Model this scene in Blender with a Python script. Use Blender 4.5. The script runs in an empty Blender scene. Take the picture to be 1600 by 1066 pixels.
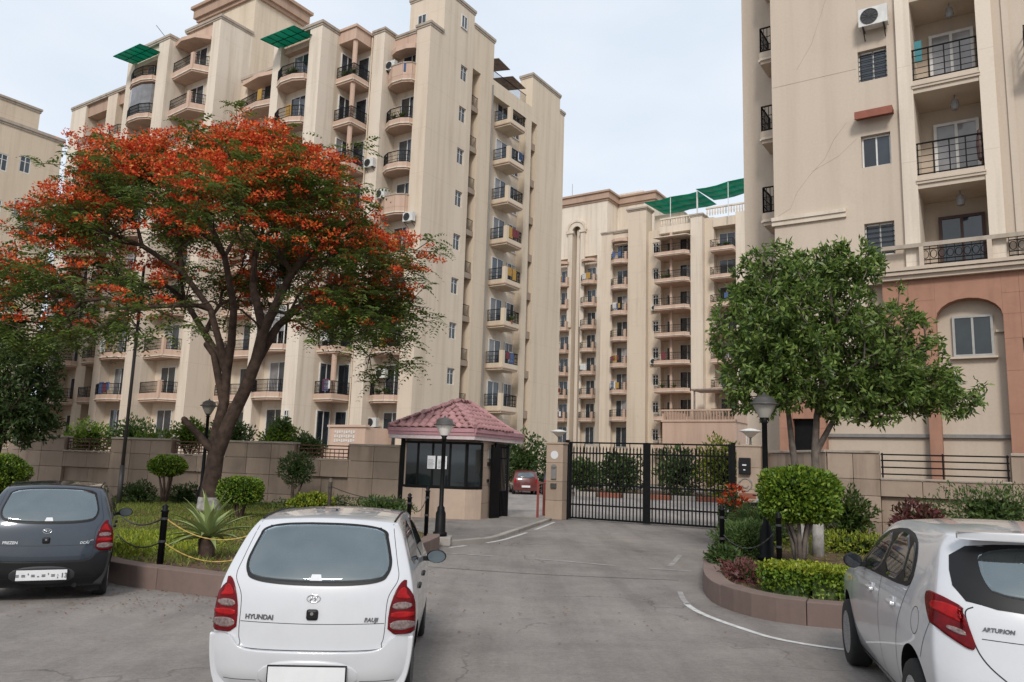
import bpy, bmesh, math, random
import numpy as np
from mathutils import Vector, Matrix
from mathutils.bvhtree import BVHTree
random.seed(7); RNG = np.random.default_rng(7)
SC = bpy.context.scene
COL = SC.collection
R = math.radians
# ---------------------------------------------------------------- camera, sky, sun, exposure
cam = bpy.data.cameras.new('camera'); cam_ob = bpy.data.objects.new('camera', cam); COL.objects.link(cam_ob)
cam.sensor_width = 36.0; cam.lens = 36.0 * 1216 / 1600; cam.clip_start = 0.05; cam.clip_end = 2000
cam_ob.matrix_world = Matrix.Translation((0, 0, 1.85)) @ Matrix.Rotation(R(90 + 8.87), 4, 'X') @ Matrix.Rotation(R(1.85), 4, 'Z')
SC.camera = cam_ob
SUN_EL, SUN_AZ = R(38), R(186)            # azimuth clockwise from +Y: high, behind the viewer
world = bpy.data.worlds.new('World'); SC.world = world; world.use_nodes = True
wn = world.node_tree; wn.nodes.clear()
w_out = wn.nodes.new('ShaderNodeOutputWorld'); w_bg = wn.nodes.new('ShaderNodeBackground')
w_sky = wn.nodes.new('ShaderNodeTexSky'); w_sky.sky_type = 'NISHITA'; w_sky.sun_disc = False
w_sky.sun_elevation = SUN_EL; w_sky.sun_rotation = SUN_AZ; w_sky.air_density = 1.3; w_sky.dust_density = 3.5; w_sky.ozone_density = 1.0
w_co = wn.nodes.new('ShaderNodeTexCoord'); w_map = wn.nodes.new('ShaderNodeMapping'); w_map.inputs['Scale'].default_value = (1, 1, 2.2)
w_no = wn.nodes.new('ShaderNodeTexNoise'); w_no.inputs['Scale'].default_value = 1.7; w_no.inputs['Detail'].default_value = 6
w_rp = wn.nodes.new('ShaderNodeValToRGB')
w_rp.color_ramp.elements[0].position = 0.36; w_rp.color_ramp.elements[0].color = (5.3, 6.0, 6.9, 1)
w_rp.color_ramp.elements[1].position = 0.66; w_rp.color_ramp.elements[1].color = (6.9, 7.25, 7.7, 1)
w_mx = wn.nodes.new('ShaderNodeMixRGB'); w_mx.inputs['Fac'].default_value = 0.86
wn.links.new(w_co.outputs['Generated'], w_map.inputs[0]); wn.links.new(w_map.outputs[0], w_no.inputs[0])
wn.links.new(w_no.outputs['Fac'], w_rp.inputs[0]); wn.links.new(w_sky.outputs[0], w_mx.inputs[1]); wn.links.new(w_rp.outputs[0], w_mx.inputs[2])
wn.links.new(w_mx.outputs[0], w_bg.inputs[0]); w_bg.inputs[1].default_value = 0.10
wn.links.new(w_bg.outputs[0], w_out.inputs[0])
sun = bpy.data.lights.new('sun', 'SUN'); sun.energy = 1.5; sun.angle = R(12); sun.color = (1.0, 0.96, 0.91)
sun_ob = bpy.data.objects.new('sun', sun); COL.objects.link(sun_ob); sun_ob.location = (0, -20, 60)
sun_ob.rotation_euler = Vector((math.sin(SUN_AZ) * math.cos(SUN_EL), math.cos(SUN_AZ) * math.cos(SUN_EL), math.sin(SUN_EL))).to_track_quat('Z', 'Y').to_euler()
SC.view_settings.view_transform = 'Standard'; SC.view_settings.look = 'None'; SC.view_settings.gamma = 1
SC.view_settings.exposure = 0.50; SC.view_settings.use_curve_mapping = False
SC.cycles.max_bounces = 6; SC.cycles.transparent_max_bounces = 8; SC.cycles.use_denoising = True

# ---------------------------------------------------------------- helpers
class MB:
    """collects shapes, built as ONE mesh"""
    def __init__(s): s.v = []; s.f = []; s.m = []
    def add(s, vs, fs, mi=0):
        o = len(s.v); s.v += [tuple(p) for p in vs]; s.f += [tuple(i + o for i in f) for f in fs]; s.m += [mi] * len(fs); return s
    def box(s, x0, x1, y0, y1, z0, z1, mi=0):
        x0, x1 = min(x0, x1), max(x0, x1); y0, y1 = min(y0, y1), max(y0, y1)
        return s.add([(x0, y0, z0), (x1, y0, z0), (x1, y1, z0), (x0, y1, z0), (x0, y0, z1), (x1, y0, z1), (x1, y1, z1), (x0, y1, z1)],
                     [(0, 3, 2, 1), (4, 5, 6, 7), (0, 1, 5, 4), (1, 2, 6, 5), (2, 3, 7, 6), (3, 0, 4, 7)], mi)
    def prism(s, poly, z0, z1, mi=0):
        n = len(poly)
        return s.add([(p[0], p[1], z0) for p in poly] + [(p[0], p[1], z1) for p in poly],
                     [tuple(range(n - 1, -1, -1)), tuple(range(n, 2 * n))] + [(i, (i + 1) % n, n + (i + 1) % n, n + i) for i in range(n)], mi)
    def extr(s, prof, p0, p1, up=(0, 0, 1), mi=0):
        """profile [(out, up)] swept straight from p0 to p1; out points to the right of travel"""
        p0, p1, up = Vector(p0), Vector(p1), Vector(up); d = (p1 - p0).normalized(); o = d.cross(up).normalized(); n = len(prof)
        return s.add([p0 + o * a + up * b for a, b in prof] + [p1 + o * a + up * b for a, b in prof],
                     [tuple(range(n)), tuple(range(2 * n - 1, n - 1, -1))] + [(i, n + i, n + (i + 1) % n, (i + 1) % n) for i in range(n)], mi)
    def tube(s, pts, r, n=6, mi=0, cap=True):
        pts = [Vector(p) for p in pts]; k = len(pts)
        if not hasattr(r, '__len__'): r = [r] * k
        vs = []; prev = None
        for i, p in enumerate(pts):
            d = (pts[min(i + 1, k - 1)] - pts[max(i - 1, 0)]).normalized()
            if prev is None: a = d.orthogonal().normalized()
            else:
                a = prev - d * prev.dot(d)
                a = a.normalized() if a.length > 1e-6 else d.orthogonal().normalized()
            prev = a; b = d.cross(a)
            for j in range(n):
                t = 2 * math.pi * j / n; vs.append(p + (a * math.cos(t) + b * math.sin(t)) * r[i])
        fs = [(i * n + j, i * n + (j + 1) % n, (i + 1) * n + (j + 1) % n, (i + 1) * n + j) for i in range(k - 1) for j in range(n)]
        if cap: fs += [tuple(range(n - 1, -1, -1)), tuple(range((k - 1) * n, k * n))]
        return s.add(vs, fs, mi)
    def lathe(s, prof, n=16, c=(0, 0, 0), mi=0, axis='z', ph=0.0):
        vs = []; k = len(prof)
        for r_, h in prof:
            for j in range(n):
                t = 2 * math.pi * j / n + ph; a, b = r_ * math.cos(t), r_ * math.sin(t)
                q = (a, b, h) if axis == 'z' else ((h, a, b) if axis == 'x' else (a, h, b))
                vs.append((c[0] + q[0], c[1] + q[1], c[2] + q[2]))
        fs = [(i * n + j, i * n + (j + 1) % n, (i + 1) * n + (j + 1) % n, (i + 1) * n + j) for i in range(k - 1) for j in range(n)]
        if prof[0][0] > 1e-5: fs.append(tuple(range(n - 1, -1, -1)))
        if prof[-1][0] > 1e-5: fs.append(tuple(range((k - 1) * n, k * n)))
        return s.add(vs, fs, mi)
    def mesh(s, name, mats, smooth=False):
        me = bpy.data.meshes.new(name); me.from_pydata(s.v, [], s.f)
        for m in (mats if isinstance(mats, (list, tuple)) else [mats]): me.materials.append(m)
        if any(s.m): me.polygons.foreach_set('material_index', s.m)
        if smooth: me.polygons.foreach_set('use_smooth', [True] * len(me.polygons))
        me.update(); return me
    def build(s, name, mats, parent=None, loc=(0, 0, 0), rz=0.0, smooth=False, bevel=0.0):
        o = put(name, s.mesh(name, mats, smooth), parent, loc, rz)
        if bevel:
            b = o.modifiers.new('bevel', 'BEVEL'); b.width = bevel; b.segments = 2; b.limit_method = 'ANGLE'
        return o
def put(name, me, parent=None, loc=(0, 0, 0), rz=0.0):
    o = bpy.data.objects.new(name, me); COL.objects.link(o); o.location = loc
    if rz: o.rotation_euler = (0, 0, rz)
    if parent is not None: o.parent = parent
    return o
def tag(o, label=None, cat=None, group=None, kind=None):
    if label: o['label'] = label
    if cat: o['category'] = cat
    if group: o['group'] = group
    if kind: o['kind'] = kind
    return o
def thing(name, label, cat, loc=(0, 0, 0), rz=0.0, group=None):
    return tag(put(name, None, None, loc, rz), label, cat, group)
def struct(o): o['kind'] = 'structure'; return o
def kids(o): return [c for c in bpy.data.objects if c.parent is o]
def copy_tree(o, parent=None, loc=None, rz=None):
    c = o.copy(); COL.objects.link(c); c.parent = parent
    if loc is not None: c.location = loc
    if rz is not None: c.rotation_euler = (0, 0, rz)
    for ch in CH.get(o.name, []): CH.setdefault(c.name, []).append(copy_tree(ch, c))
    return c
CH = {}
def child(p, c): CH.setdefault(p.name, []).append(c); return c
def np_mesh(name, V, F, mats, smooth=False):
    """V (n,3) float, F (m,k) int, fast"""
    me = bpy.data.meshes.new(name); V = np.asarray(V, np.float32); F = np.asarray(F, np.int32); k = F.shape[1]
    me.vertices.add(len(V)); me.vertices.foreach_set('co', V.ravel()); me.loops.add(F.size); me.loops.foreach_set('vertex_index', F.ravel())
    me.polygons.add(len(F)); me.polygons.foreach_set('loop_start', np.arange(len(F), dtype=np.int32) * k); me.polygons.foreach_set('loop_total', np.full(len(F), k, np.int32))
    for m in (mats if isinstance(mats, (list, tuple)) else [mats]): me.materials.append(m)
    me.update(calc_edges=True); me.validate()
    if smooth: me.polygons.foreach_set('use_smooth', np.ones(len(F), bool))
    return me
def catmull(pts, n=6, closed=False):
    P = [Vector(p) for p in pts]; out = []; k = len(P)
    for i in range(k if closed else k - 1):
        a, b, c, d = (P[(i - 1) % k], P[i], P[(i + 1) % k], P[(i + 2) % k]) if closed else (P[max(i - 1, 0)], P[i], P[i + 1], P[min(i + 2, k - 1)])
        for j in range(n):
            t = j / n; out.append(0.5 * ((2 * b) + (c - a) * t + (2 * a - 5 * b + 4 * c - d) * t * t + (3 * b - a - 3 * c + d) * t ** 3))
    if not closed: out.append(P[-1])
    return out

# ---------------------------------------------------------------- materials
MAT = {}
class NT:
    def __init__(s, name):
        s.m = bpy.data.materials.new(name); s.m.use_nodes = True; s.t = s.m.node_tree; s.t.nodes.clear()
        s.out = s.n('OutputMaterial'); s.b = s.n('BsdfPrincipled'); s.l(s.b.outputs[0], s.out.inputs[0])
        s.co = s.n('TexCoord'); s.vec = s.co.outputs['Object']
    def n(s, k, **kw):
        q = s.t.nodes.new('ShaderNode' + k)
        for a, b in kw.items(): setattr(q, a, b)
        return q
    def l(s, a, b): s.t.links.new(a, b)
    def mapping(s, sc, vec=None):
        q = s.n('Mapping'); q.inputs['Scale'].default_value = sc; s.l(vec or s.vec, q.inputs[0]); return q.outputs[0]
    def noise(s, scale, detail=4, vec=None, rough=0.55, dist=0.0):
        q = s.n('TexNoise'); q.inputs['Scale'].default_value = scale; q.inputs['Detail'].default_value = detail; q.inputs['Roughness'].default_value = rough; q.inputs['Distortion'].default_value = dist
        s.l(vec or s.vec, q.inputs[0]); return q.outputs['Fac']
    def ramp(s, fac, stops):
        q = s.n('ValToRGB'); e = q.color_ramp.elements
        while len(e) < len(stops): e.new(0.5)
        for i, (p, c) in enumerate(stops): e[i].position = p; e[i].color = (*c, 1) if len(c) == 3 else c
        s.l(fac, q.inputs[0]); return q.outputs[0]
    def mix(s, a, b, fac, mode='MIX'):
        q = s.n('MixRGB', blend_type=mode)
        for x, i in ((fac, 0), (a, 1), (b, 2)):
            if isinstance(x, (int, float)): q.inputs[i].default_value = x
            elif isinstance(x, tuple): q.inputs[i].default_value = (*x, 1) if len(x) == 3 else x
            else: s.l(x, q.inputs[i])
        return q.outputs[0]
    def math(s, a, b, op='MULTIPLY'):
        q = s.n('Math', operation=op)
        for x, i in ((a, 0), (b, 1)):
            if isinstance(x, (int, float)): q.inputs[i].default_value = x
            else: s.l(x, q.inputs[i])
        return q.outputs[0]
    def bump(s, h, strength=0.2, dist=0.02):
        q = s.n('Bump'); q.inputs['Strength'].default_value = strength; q.inputs['Distance'].default_value = dist; s.l(h, q.inputs['Height']); s.l(q.outputs[0], s.b.inputs['Normal'])
    def col(s, c):
        if isinstance(c, tuple): s.b.inputs['Base Color'].default_value = (*c, 1)
        else: s.l(c, s.b.inputs['Base Color'])
    def set(s, **kw):
        for k, v in kw.items(): s.b.inputs[k.replace('_', ' ')].default_value = v
def plain(name, c, rough=0.5, metal=0.0, var=0.12, scale=6.0, spec=0.5, coat=0.0, bump=0.0):
    t = NT(name); d = tuple(x * (1 - var) for x in c); e = tuple(min(1, x * (1 + var)) for x in c)
    t.col(t.ramp(t.noise(scale, 5), [(0.3, d), (0.7, e)])); t.set(Roughness=rough, Metallic=metal, Specular_IOR_Level=spec)
    if coat: t.set(Coat_Weight=coat, Coat_Roughness=0.06)
    if bump: t.bump(t.mix(t.noise(scale * 12, 3), t.noise(1.0, 6, t.mapping((scale * 3, scale * 3, scale * .6)), 0.7), 0.6), min(1, bump * 1.6), 0.03)
    MAT[name] = t.m; return t.m
def stucco(name, c, stain=0.5, dark=(0.62, 0.58, 0.54), joint=False):
    t = NT(name); big = t.noise(0.22, 5); st = t.noise(1.0, 6, t.mapping((1.6, 1.6, 0.09)), 0.65); fine = t.noise(14, 4)
    c0 = t.mix(tuple(x * 0.93 for x in c), tuple(min(1, x * 1.06) for x in c), big)
    c1 = t.mix(c0, tuple(x * d for x, d in zip(c, dark)), t.math(t.ramp(st, [(0.47, (0, 0, 0)), (0.74, (1, 1, 1))]), stain))
    blot = t.ramp(t.noise(0.9, 7, None, 0.7, 0.6), [(0.58, (0, 0, 0)), (0.72, (1, 1, 1))])
    c1 = t.mix(c1, tuple(x * d for x, d in zip(c, (0.74, 0.72, 0.70))), t.math(blot, stain * 0.6))
    if joint:
        sx = t.n('SeparateXYZ'); t.l(t.vec, sx.inputs[0]); fr = t.math(t.math(t.math(sx.outputs[2], 1.9, 'SUBTRACT'), 3.12, 'DIVIDE'), 0.0, 'FRACT'); c1 = t.mix(c1, t.ramp(fr, [(0.0, (0.72, 0.70, 0.68)), (0.009, (1, 1, 1))]), 0.8, 'MULTIPLY')
    oi = t.n('ObjectInfo'); c1 = t.mix(c1, t.ramp(oi.outputs['Random'], [(0, (0.93, 0.92, 0.91)), (1, (1, 1, 1))]), 1.0, 'MULTIPLY')
    t.col(t.mix(c1, t.ramp(fine, [(0.3, (0.94, 0.94, 0.94)), (0.7, (1, 1, 1))]), 1.0, 'MULTIPLY')); t.set(Roughness=0.9, Specular_IOR_Level=0.2)
    t.bump(t.noise(45, 4), 0.12, 0.008); MAT[name] = t.m; return t.m
def stonemat(name, c, var=0.16, scale=3.0, rough=0.75, vein=(0.75, 0.72, 0.70), r0=0.84):
    t = NT(name); oi = t.n('ObjectInfo'); no = t.noise(scale, 7, None, 0.65, 0.4)
    c0 = t.mix(tuple(x * (1 - var) for x in c), tuple(min(1, x * (1 + var)) for x in c), no)
    st = t.ramp(t.noise(1.2, 5, t.mapping((2.2, 2.2, 0.22)), 0.6), [(0.52, (0, 0, 0)), (0.78, (1, 1, 1))])
    c0 = t.mix(c0, tuple(x * v for x, v in zip(c, vein)), t.math(st, 0.7))
    c0 = t.mix(c0, t.ramp(oi.outputs['Random'], [(0, (r0, r0, r0)), (1, (2 - r0 - .08,) * 3)]), 1.0, 'MULTIPLY')
    t.col(c0); t.set(Roughness=rough, Specular_IOR_Level=0.3); t.bump(t.noise(30, 5), 0.15, 0.006); MAT[name] = t.m; return t.m
def leafmat(name, cols, rough=0.45, trans=0.22, spec=0.35):
    t = NT(name); g = t.n('NewGeometry'); k = len(cols)
    c = t.ramp(g.outputs['Random Per Island'], [(i / max(1, k - 1), cc) for i, cc in enumerate(cols)])
    t.col(c); t.set(Roughness=rough, Specular_IOR_Level=spec)
    tr = t.n('BsdfTranslucent'); t.l(c, tr.inputs[0]); mx = t.n('MixShader'); mx.inputs[0].default_value = trans
    t.l(t.b.outputs[0], mx.inputs[1]); t.l(tr.outputs[0], mx.inputs[2]); t.l(mx.outputs[0], t.out.inputs[0]); MAT[name] = t.m; return t.m
def asphalt(name, c, scale=1.0, crack=True):
    t = NT(name); fine = t.ramp(t.mix(t.noise(60 * scale, 5, None, 0.9), t.noise(17 * scale, 5, None, 0.85), 0.5), [(0.30, (0, 0, 0)), (0.70, (1, 1, 1))]); mid = t.noise(2.2, 6, None, 0.65); big = t.noise(0.28, 5, None, 0.6, 0.5)
    c0 = t.mix(tuple(x * 0.62 for x in c), tuple(x * 1.38 for x in c), fine)
    c0 = t.mix(c0, t.ramp(mid, [(0.3, (0.86, 0.85, 0.84)), (0.7, (1.08, 1.07, 1.06))]), 1.0, 'MULTIPLY')
    c0 = t.mix(c0, t.ramp(big, [(0.34, (0.80, 0.79, 0.79)), (0.5, (1, 1, 1)), (0.68, (1.14, 1.12, 1.10))]), 1.0, 'MULTIPLY')
    oil = t.ramp(t.noise(0.8, 3, None, 0.5), [(0.66, (1, 1, 1)), (0.75, (0.72, 0.72, 0.73))]); c0 = t.mix(c0, oil, 1.0, 'MULTIPLY')
    trk = t.ramp(t.noise(1.0, 4, t.mapping((1.5, .13, 1)), 0.6), [(0.36, (0.84, 0.835, 0.83)), (0.52, (1, 1, 1)), (0.72, (1.07, 1.065, 1.05))]); c0 = t.mix(c0, trk, 1.0, 'MULTIPLY')
    vc = t.n('TexVoronoi'); vc.inputs['Scale'].default_value = 0.16; t.l(t.vec, vc.inputs['Vector']); c0 = t.mix(c0, t.ramp(vc.outputs['Color'], [(0.2, (0.93, 0.93, 0.93)), (0.8, (1.05, 1.045, 1.04))]), 1.0, 'MULTIPLY')
    if crack:
        vd = t.n('TexVoronoi', feature='DISTANCE_TO_EDGE'); vd.inputs['Scale'].default_value = 0.33
        wob = t.n('VectorMath', operation='ADD'); ns = t.n('TexNoise'); ns.inputs['Scale'].default_value = 1.6; ns.inputs['Detail'].default_value = 6; t.l(t.vec, ns.inputs[0])
        t.l(t.vec, wob.inputs[0]); t.l(ns.outputs['Color'], wob.inputs[1]); t.l(wob.outputs[0], vd.inputs['Vector'])
        cr = t.ramp(vd.outputs['Distance'], [(0.0, (0.55, 0.54, 0.53)), (0.007, (1, 1, 1))]); c0 = t.mix(c0, cr, t.ramp(t.noise(0.5, 2), [(0.45, (0, 0, 0)), (0.6, (1, 1, 1))]), 'MULTIPLY')
    t.col(c0); t.set(Roughness=0.88, Specular_IOR_Level=0.3); t.bump(fine, 0.5, 0.01); MAT[name] = t.m; return t.m
def glassmat(name, c=(0.018, 0.022, 0.026), rough=0.05, spec=0.8, var=0.5):
    t = NT(name); oi = t.n('ObjectInfo')
    t.col(t.mix(t.ramp(t.noise(1.3, 3), [(0.35, c), (0.7, tuple(x * (1 + 2 * var) for x in c))]), t.ramp(oi.outputs['Random'], [(0, (0.5, 0.5, 0.5)), (1, (1.6, 1.6, 1.7))]), 1.0, 'MULTIPLY'))
    t.set(Roughness=rough, Specular_IOR_Level=spec); t.bump(t.noise(1.5, 2), 0.02, 0.02); MAT[name] = t.m; return t.m
def paint(name, c, flake=0.0, rough=0.28):
    t = NT(name); dust = t.noise(3, 6, None, 0.7)
    t.col(t.mix(c, tuple(min(1, x * 0.86 + 0.02) for x in c), t.ramp(dust, [(0.45, (0, 0, 0)), (0.85, (0.8, 0.8, 0.8))])))
    t.set(Roughness=rough, Metallic=flake, Specular_IOR_Level=0.5, Coat_Weight=1.0, Coat_Roughness=0.03)
    t.bump(t.noise(0.9, 1), 0.02, 0.05); MAT[name] = t.m; return t.m

stucco('cream', (0.67, 0.57, 0.455), .55, joint=True); stucco('cream_warm', (0.66, 0.555, 0.43), .5, joint=True); stucco('cream_light', (0.71, 0.62, 0.515), .65, joint=True)
stucco('peach', (0.57, 0.41, 0.32), 0.5); stucco('terracotta_band', (0.43, 0.30, 0.225), 0.5); stucco('pink_stucco', (0.50, 0.36, 0.29), 0.4)
stucco('cream_near', (0.56, 0.47, 0.38), 0.28); stucco('coping', (0.42, 0.36, 0.30), 0.9); stucco('cream_shaded', (0.34, 0.27, 0.21), 0.5)  # last: wall cream with the shade of recesses put into its colour
stonemat('sandstone', (0.36, 0.19, 0.13), .22, 2.2, .8, (0.7, 0.68, 0.66), 0.95); stonemat('wall_stone', (0.36, 0.275, 0.21), .18, 3, .75, (0.45, 0.42, 0.40)); stonemat('kerb_stone', (0.19, 0.135, 0.115), 0.2, 6)
stonemat('booth_stone', (0.42, 0.32, 0.25)); stonemat('pillar_stone', (0.38, 0.29, 0.22)); stonemat('concrete', (0.33, 0.30, 0.27), 0.2, 2)
asphalt('asphalt', (0.255, 0.232, 0.214)); asphalt('drive', (0.30, 0.28, 0.265), 1.0, False); asphalt('apron', (0.24, 0.222, 0.205), 1.0, True)
plain('white_line', (0.52, 0.51, 0.49), 0.8, var=0.25, scale=9); plain('faint_line', (0.29, 0.275, 0.26), 0.85, var=0.3, scale=5)
plain('black_metal', (0.006, 0.006, 0.0065), 0.5, 0.0, 0.3, 8, 0.15); plain('dark_rail', (0.010, 0.009, 0.009), 0.55, 0.0, 0.3, 5, 0.15); plain('rust_metal', (0.11, 0.045, 0.028), 0.7, 0.0, 0.35, 6)
plain('white_frame', (0.62, 0.61, 0.58), 0.45, var=0.1); plain('ac_white', (0.60, 0.59, 0.56), 0.5, var=0.12); plain('dark_grille', (0.03, 0.03, 0.032), 0.6)
plain('brown_wood', (0.06, 0.025, 0.018), 0.55); plain('red_shade', (0.24, 0.075, 0.045), 0.7); leafmat('green_sheet', [(0.015, 0.33, 0.23), (0.02, 0.42, 0.30)], 0.45, 0.6, 0.3); plain('green_net', (0.008, 0.085, 0.055), 0.7, var=0.4, scale=2)
plain('tin', (0.24, 0.19, 0.165), 0.6, 0.2, 0.35, 3); plain('grey_pipe', (0.20, 0.19, 0.18), 0.5); plain('bark', (0.085, 0.058, 0.045), 0.9, 0, 0.45, 5, 0.2, bump=0.5); plain('bark_grey', (0.15, 0.125, 0.105), 0.9, 0, 0.35, 6, 0.2, bump=0.5)
plain('grey_frame', (0.34, 0.33, 0.31), 0.5); plain('whitewash', (0.36, 0.34, 0.31), 0.9, 0, 0.35, 7, 0.2, bump=0.4); plain('soil', (0.13, 0.085, 0.06), 0.95, 0, 0.45, 4, 0.1, bump=0.6); plain('paper', (0.66, 0.66, 0.68), 0.7, var=0.08, scale=30)
plain('pink_paint', (0.42, 0.22, 0.24), 0.65, var=0.12, scale=3); plain('pale_trim', (0.56, 0.46, 0.46), 0.7); plain('red_paint', (0.20, 0.028, 0.02), 0.55); plain('yellow_chain', (0.40, 0.27, 0.05), 0.6); plain('steel_pole', (0.09, 0.085, 0.08), 0.5, 0.4)
stonemat('roof_tile', (0.40, 0.215, 0.215), 0.3, 6, 0.75, (0.5, 0.5, 0.48))
glassmat('glass'); glassmat('booth_glass', (0.012, 0.016, 0.017), 0.04, 0.7); glassmat('curtain_glass', (0.16, 0.155, 0.15), 0.12, 0.7, 0.3); glassmat('lamp_glass', (0.46, 0.43, 0.38), 0.25, 0.5, 0.2)
leafmat('flame_leaf', [(0.061, 0.104, 0.020), (0.104, 0.159, 0.032), (0.183, 0.244, 0.055)], 0.5, 0.35); leafmat('flower', [(0.40, 0.022, 0.016), (0.68, 0.06, 0.018), (0.80, 0.18, 0.035), (0.50, 0.03, 0.02), (0.76, 0.12, 0.03), (0.80, 0.36, 0.12)], 0.6, 0.3, 0.2)
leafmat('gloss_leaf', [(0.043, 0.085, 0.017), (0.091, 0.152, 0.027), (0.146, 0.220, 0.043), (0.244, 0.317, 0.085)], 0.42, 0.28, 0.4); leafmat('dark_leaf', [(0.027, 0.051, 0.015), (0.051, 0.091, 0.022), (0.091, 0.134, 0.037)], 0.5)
leafmat('lime_leaf', [(0.122, 0.183, 0.015), (0.244, 0.293, 0.024), (0.366, 0.378, 0.043)], 0.5); leafmat('hedge_leaf', [(0.067, 0.134, 0.015), (0.122, 0.207, 0.022), (0.232, 0.305, 0.030)], 0.45); leafmat('mid_leaf', [(0.049, 0.091, 0.024), (0.085, 0.140, 0.037), (0.134, 0.189, 0.055)], 0.5)
leafmat('grass', [(0.104, 0.146, 0.024), (0.159, 0.201, 0.037), (0.256, 0.256, 0.073)], 0.7, 0.2, 0.2); leafmat('agave_leaf', [(0.183, 0.244, 0.085), (0.293, 0.342, 0.134)], 0.5, 0.1, 0.4); leafmat('red_leaf', [(0.11, 0.03, 0.035), (0.17, 0.05, 0.05), (0.09, 0.07, 0.04)], 0.5); leafmat('dry_leaf', [(0.20, 0.10, 0.05), (0.30, 0.17, 0.08)], 0.7)
paint('white_paint', (0.55, 0.555, 0.57)); paint('grey_paint', (0.030, 0.040, 0.056), 0.35); paint('red_car_paint', (0.11, 0.022, 0.02)); plain('black_plastic', (0.009, 0.009, 0.010), 0.5, var=0.2, spec=0.3); plain('tyre', (0.014, 0.014, 0.014), 0.85, var=0.3, scale=20)
plain('alloy', (0.52, 0.52, 0.53), 0.35, 0.25); plain('chrome', (0.65, 0.65, 0.66), 0.15, 1.0, 0.05); plain('tail_red', (0.115, 0.003, 0.005), 0.2, 0, 0.35, 14, 0.2); plain('tail_bright', (0.30, 0.007, 0.008), 0.2, 0, 0.3, 18, 0.2); plain('tail_clear', (0.20, 0.15, 0.14), 0.2, 0.2, 0.45, 60, 0.3)
glassmat('car_glass', (0.055, 0.072, 0.078), 0.05, 1.0, 0.5); t = NT('clear_car_glass'); t.col((0.10, 0.12, 0.125)); t.set(Roughness=0.5, Specular_IOR_Level=0.2); _tr = t.n('BsdfTransparent'); _tr.inputs[0].default_value = (0.50, 0.58, 0.59, 1); _gl = t.n('BsdfGlossy'); _gl.inputs['Roughness'].default_value = 0.03; _gl.inputs[0].default_value = (0.82, 0.94, 0.97, 1); _m1 = t.n('MixShader'); _m2 = t.n('MixShader'); t.l(t.ramp(t.noise(5, 5), [(0.35, (0.06, 0.06, 0.06)), (0.75, (0.26, 0.26, 0.26))]), _m1.inputs[0]); t.l(_tr.outputs[0], _m1.inputs[1]); t.l(t.b.outputs[0], _m1.inputs[2]); _fr = t.n('Fresnel'); _fr.inputs[0].default_value = 2.9; t.l(_fr.outputs[0], _m2.inputs[0]); t.l(_m1.outputs[0], _m2.inputs[1]); t.l(_gl.outputs[0], _m2.inputs[2]); t.l(_m2.outputs[0], t.out.inputs[0]); MAT['clear_car_glass'] = t.m
plain('seat_cloth', (0.10, 0.10, 0.105), 0.9, var=0.25, scale=12); plain('shelf_grey', (0.25, 0.25, 0.25), 0.8)
glassmat('side_glass', (0.010, 0.012, 0.013), 0.03, 0.9, 0.2); plain('gap', (0.02, 0.02, 0.022), 0.8)
plain('letter_grey', (0.10, 0.10, 0.11), 0.35, 0.3); plain('plate_white', (0.68, 0.68, 0.68), 0.5, var=0.05); plain('cloth_red', (0.38, 0.04, 0.03), 0.8); plain('terracotta', (0.25, 0.085, 0.05), 0.8); plain('light_dark', (0.10, 0.10, 0.10), 0.4)
# ---------------------------------------------------------------- ground, bed, island, markings
struct(MB().add([(-400, -400, 0), (400, -400, 0), (400, 400, 0), (-400, 400, 0)], [(0, 1, 2, 3)]).build('road', MAT['asphalt']))
def sheet(name, poly, z, mat):
    return struct(MB().add([(p[0], p[1], z) for p in poly], [tuple(range(len(poly)))]).build(name, mat))
sheet('driveway', [(-1.0, 26.6), (2.0, 27.3), (7.1, 24.6), (9.5, 30), (26, 52), (26, 62), (2, 62), (-2, 40)], 0.006, MAT['drive'])
KL = [Vector(p) for p in catmull([(-16, 19.2, 0), (-11, 17.0, 0), (-8.4, 15.2, 0), (-7.0, 13.4, 0), (-6.1, 11.9, 0), (-5.3, 11.2, 0), (-4.6, 10.88, 0), (-3.55, 10.45, 0), (-3.05, 10.62, 0), (-2.72, 11.5, 0), (-1.75, 14.4, 0), (-1.40, 16.5, 0), (-1.44, 17.3, 0)], 10)]
KR = [Vector(p) for p in catmull([(4.3, 16.6, 0), (3.72, 14.9, 0), (3.26, 13.2, 0), (2.98, 11.9, 0), (2.97, 10.95, 0), (3.34, 10.12, 0), (4.2, 9.72, 0), (6.0, 9.45, 0), (10, 8.9, 0), (14, 8.4, 0)], 10)]
def resample(pts, step):
    out = [pts[0].copy()]; acc = 0.0
    for a, b in zip(pts, pts[1:]):
        L = (b - a).length
        while acc + L >= step:
            t = (step - acc) / L; a = a + (b - a) * t; out.append(a.copy()); L = (b - a).length; acc = 0.0
        acc += L
    return out
def offset(pts, d):
    o = []
    for i, p in enumerate(pts):
        t = (pts[min(i + 1, len(pts) - 1)] - pts[max(i - 1, 0)]).normalized(); o.append(p + Vector((-t.y, t.x, 0)) * d)
    return o
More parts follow.
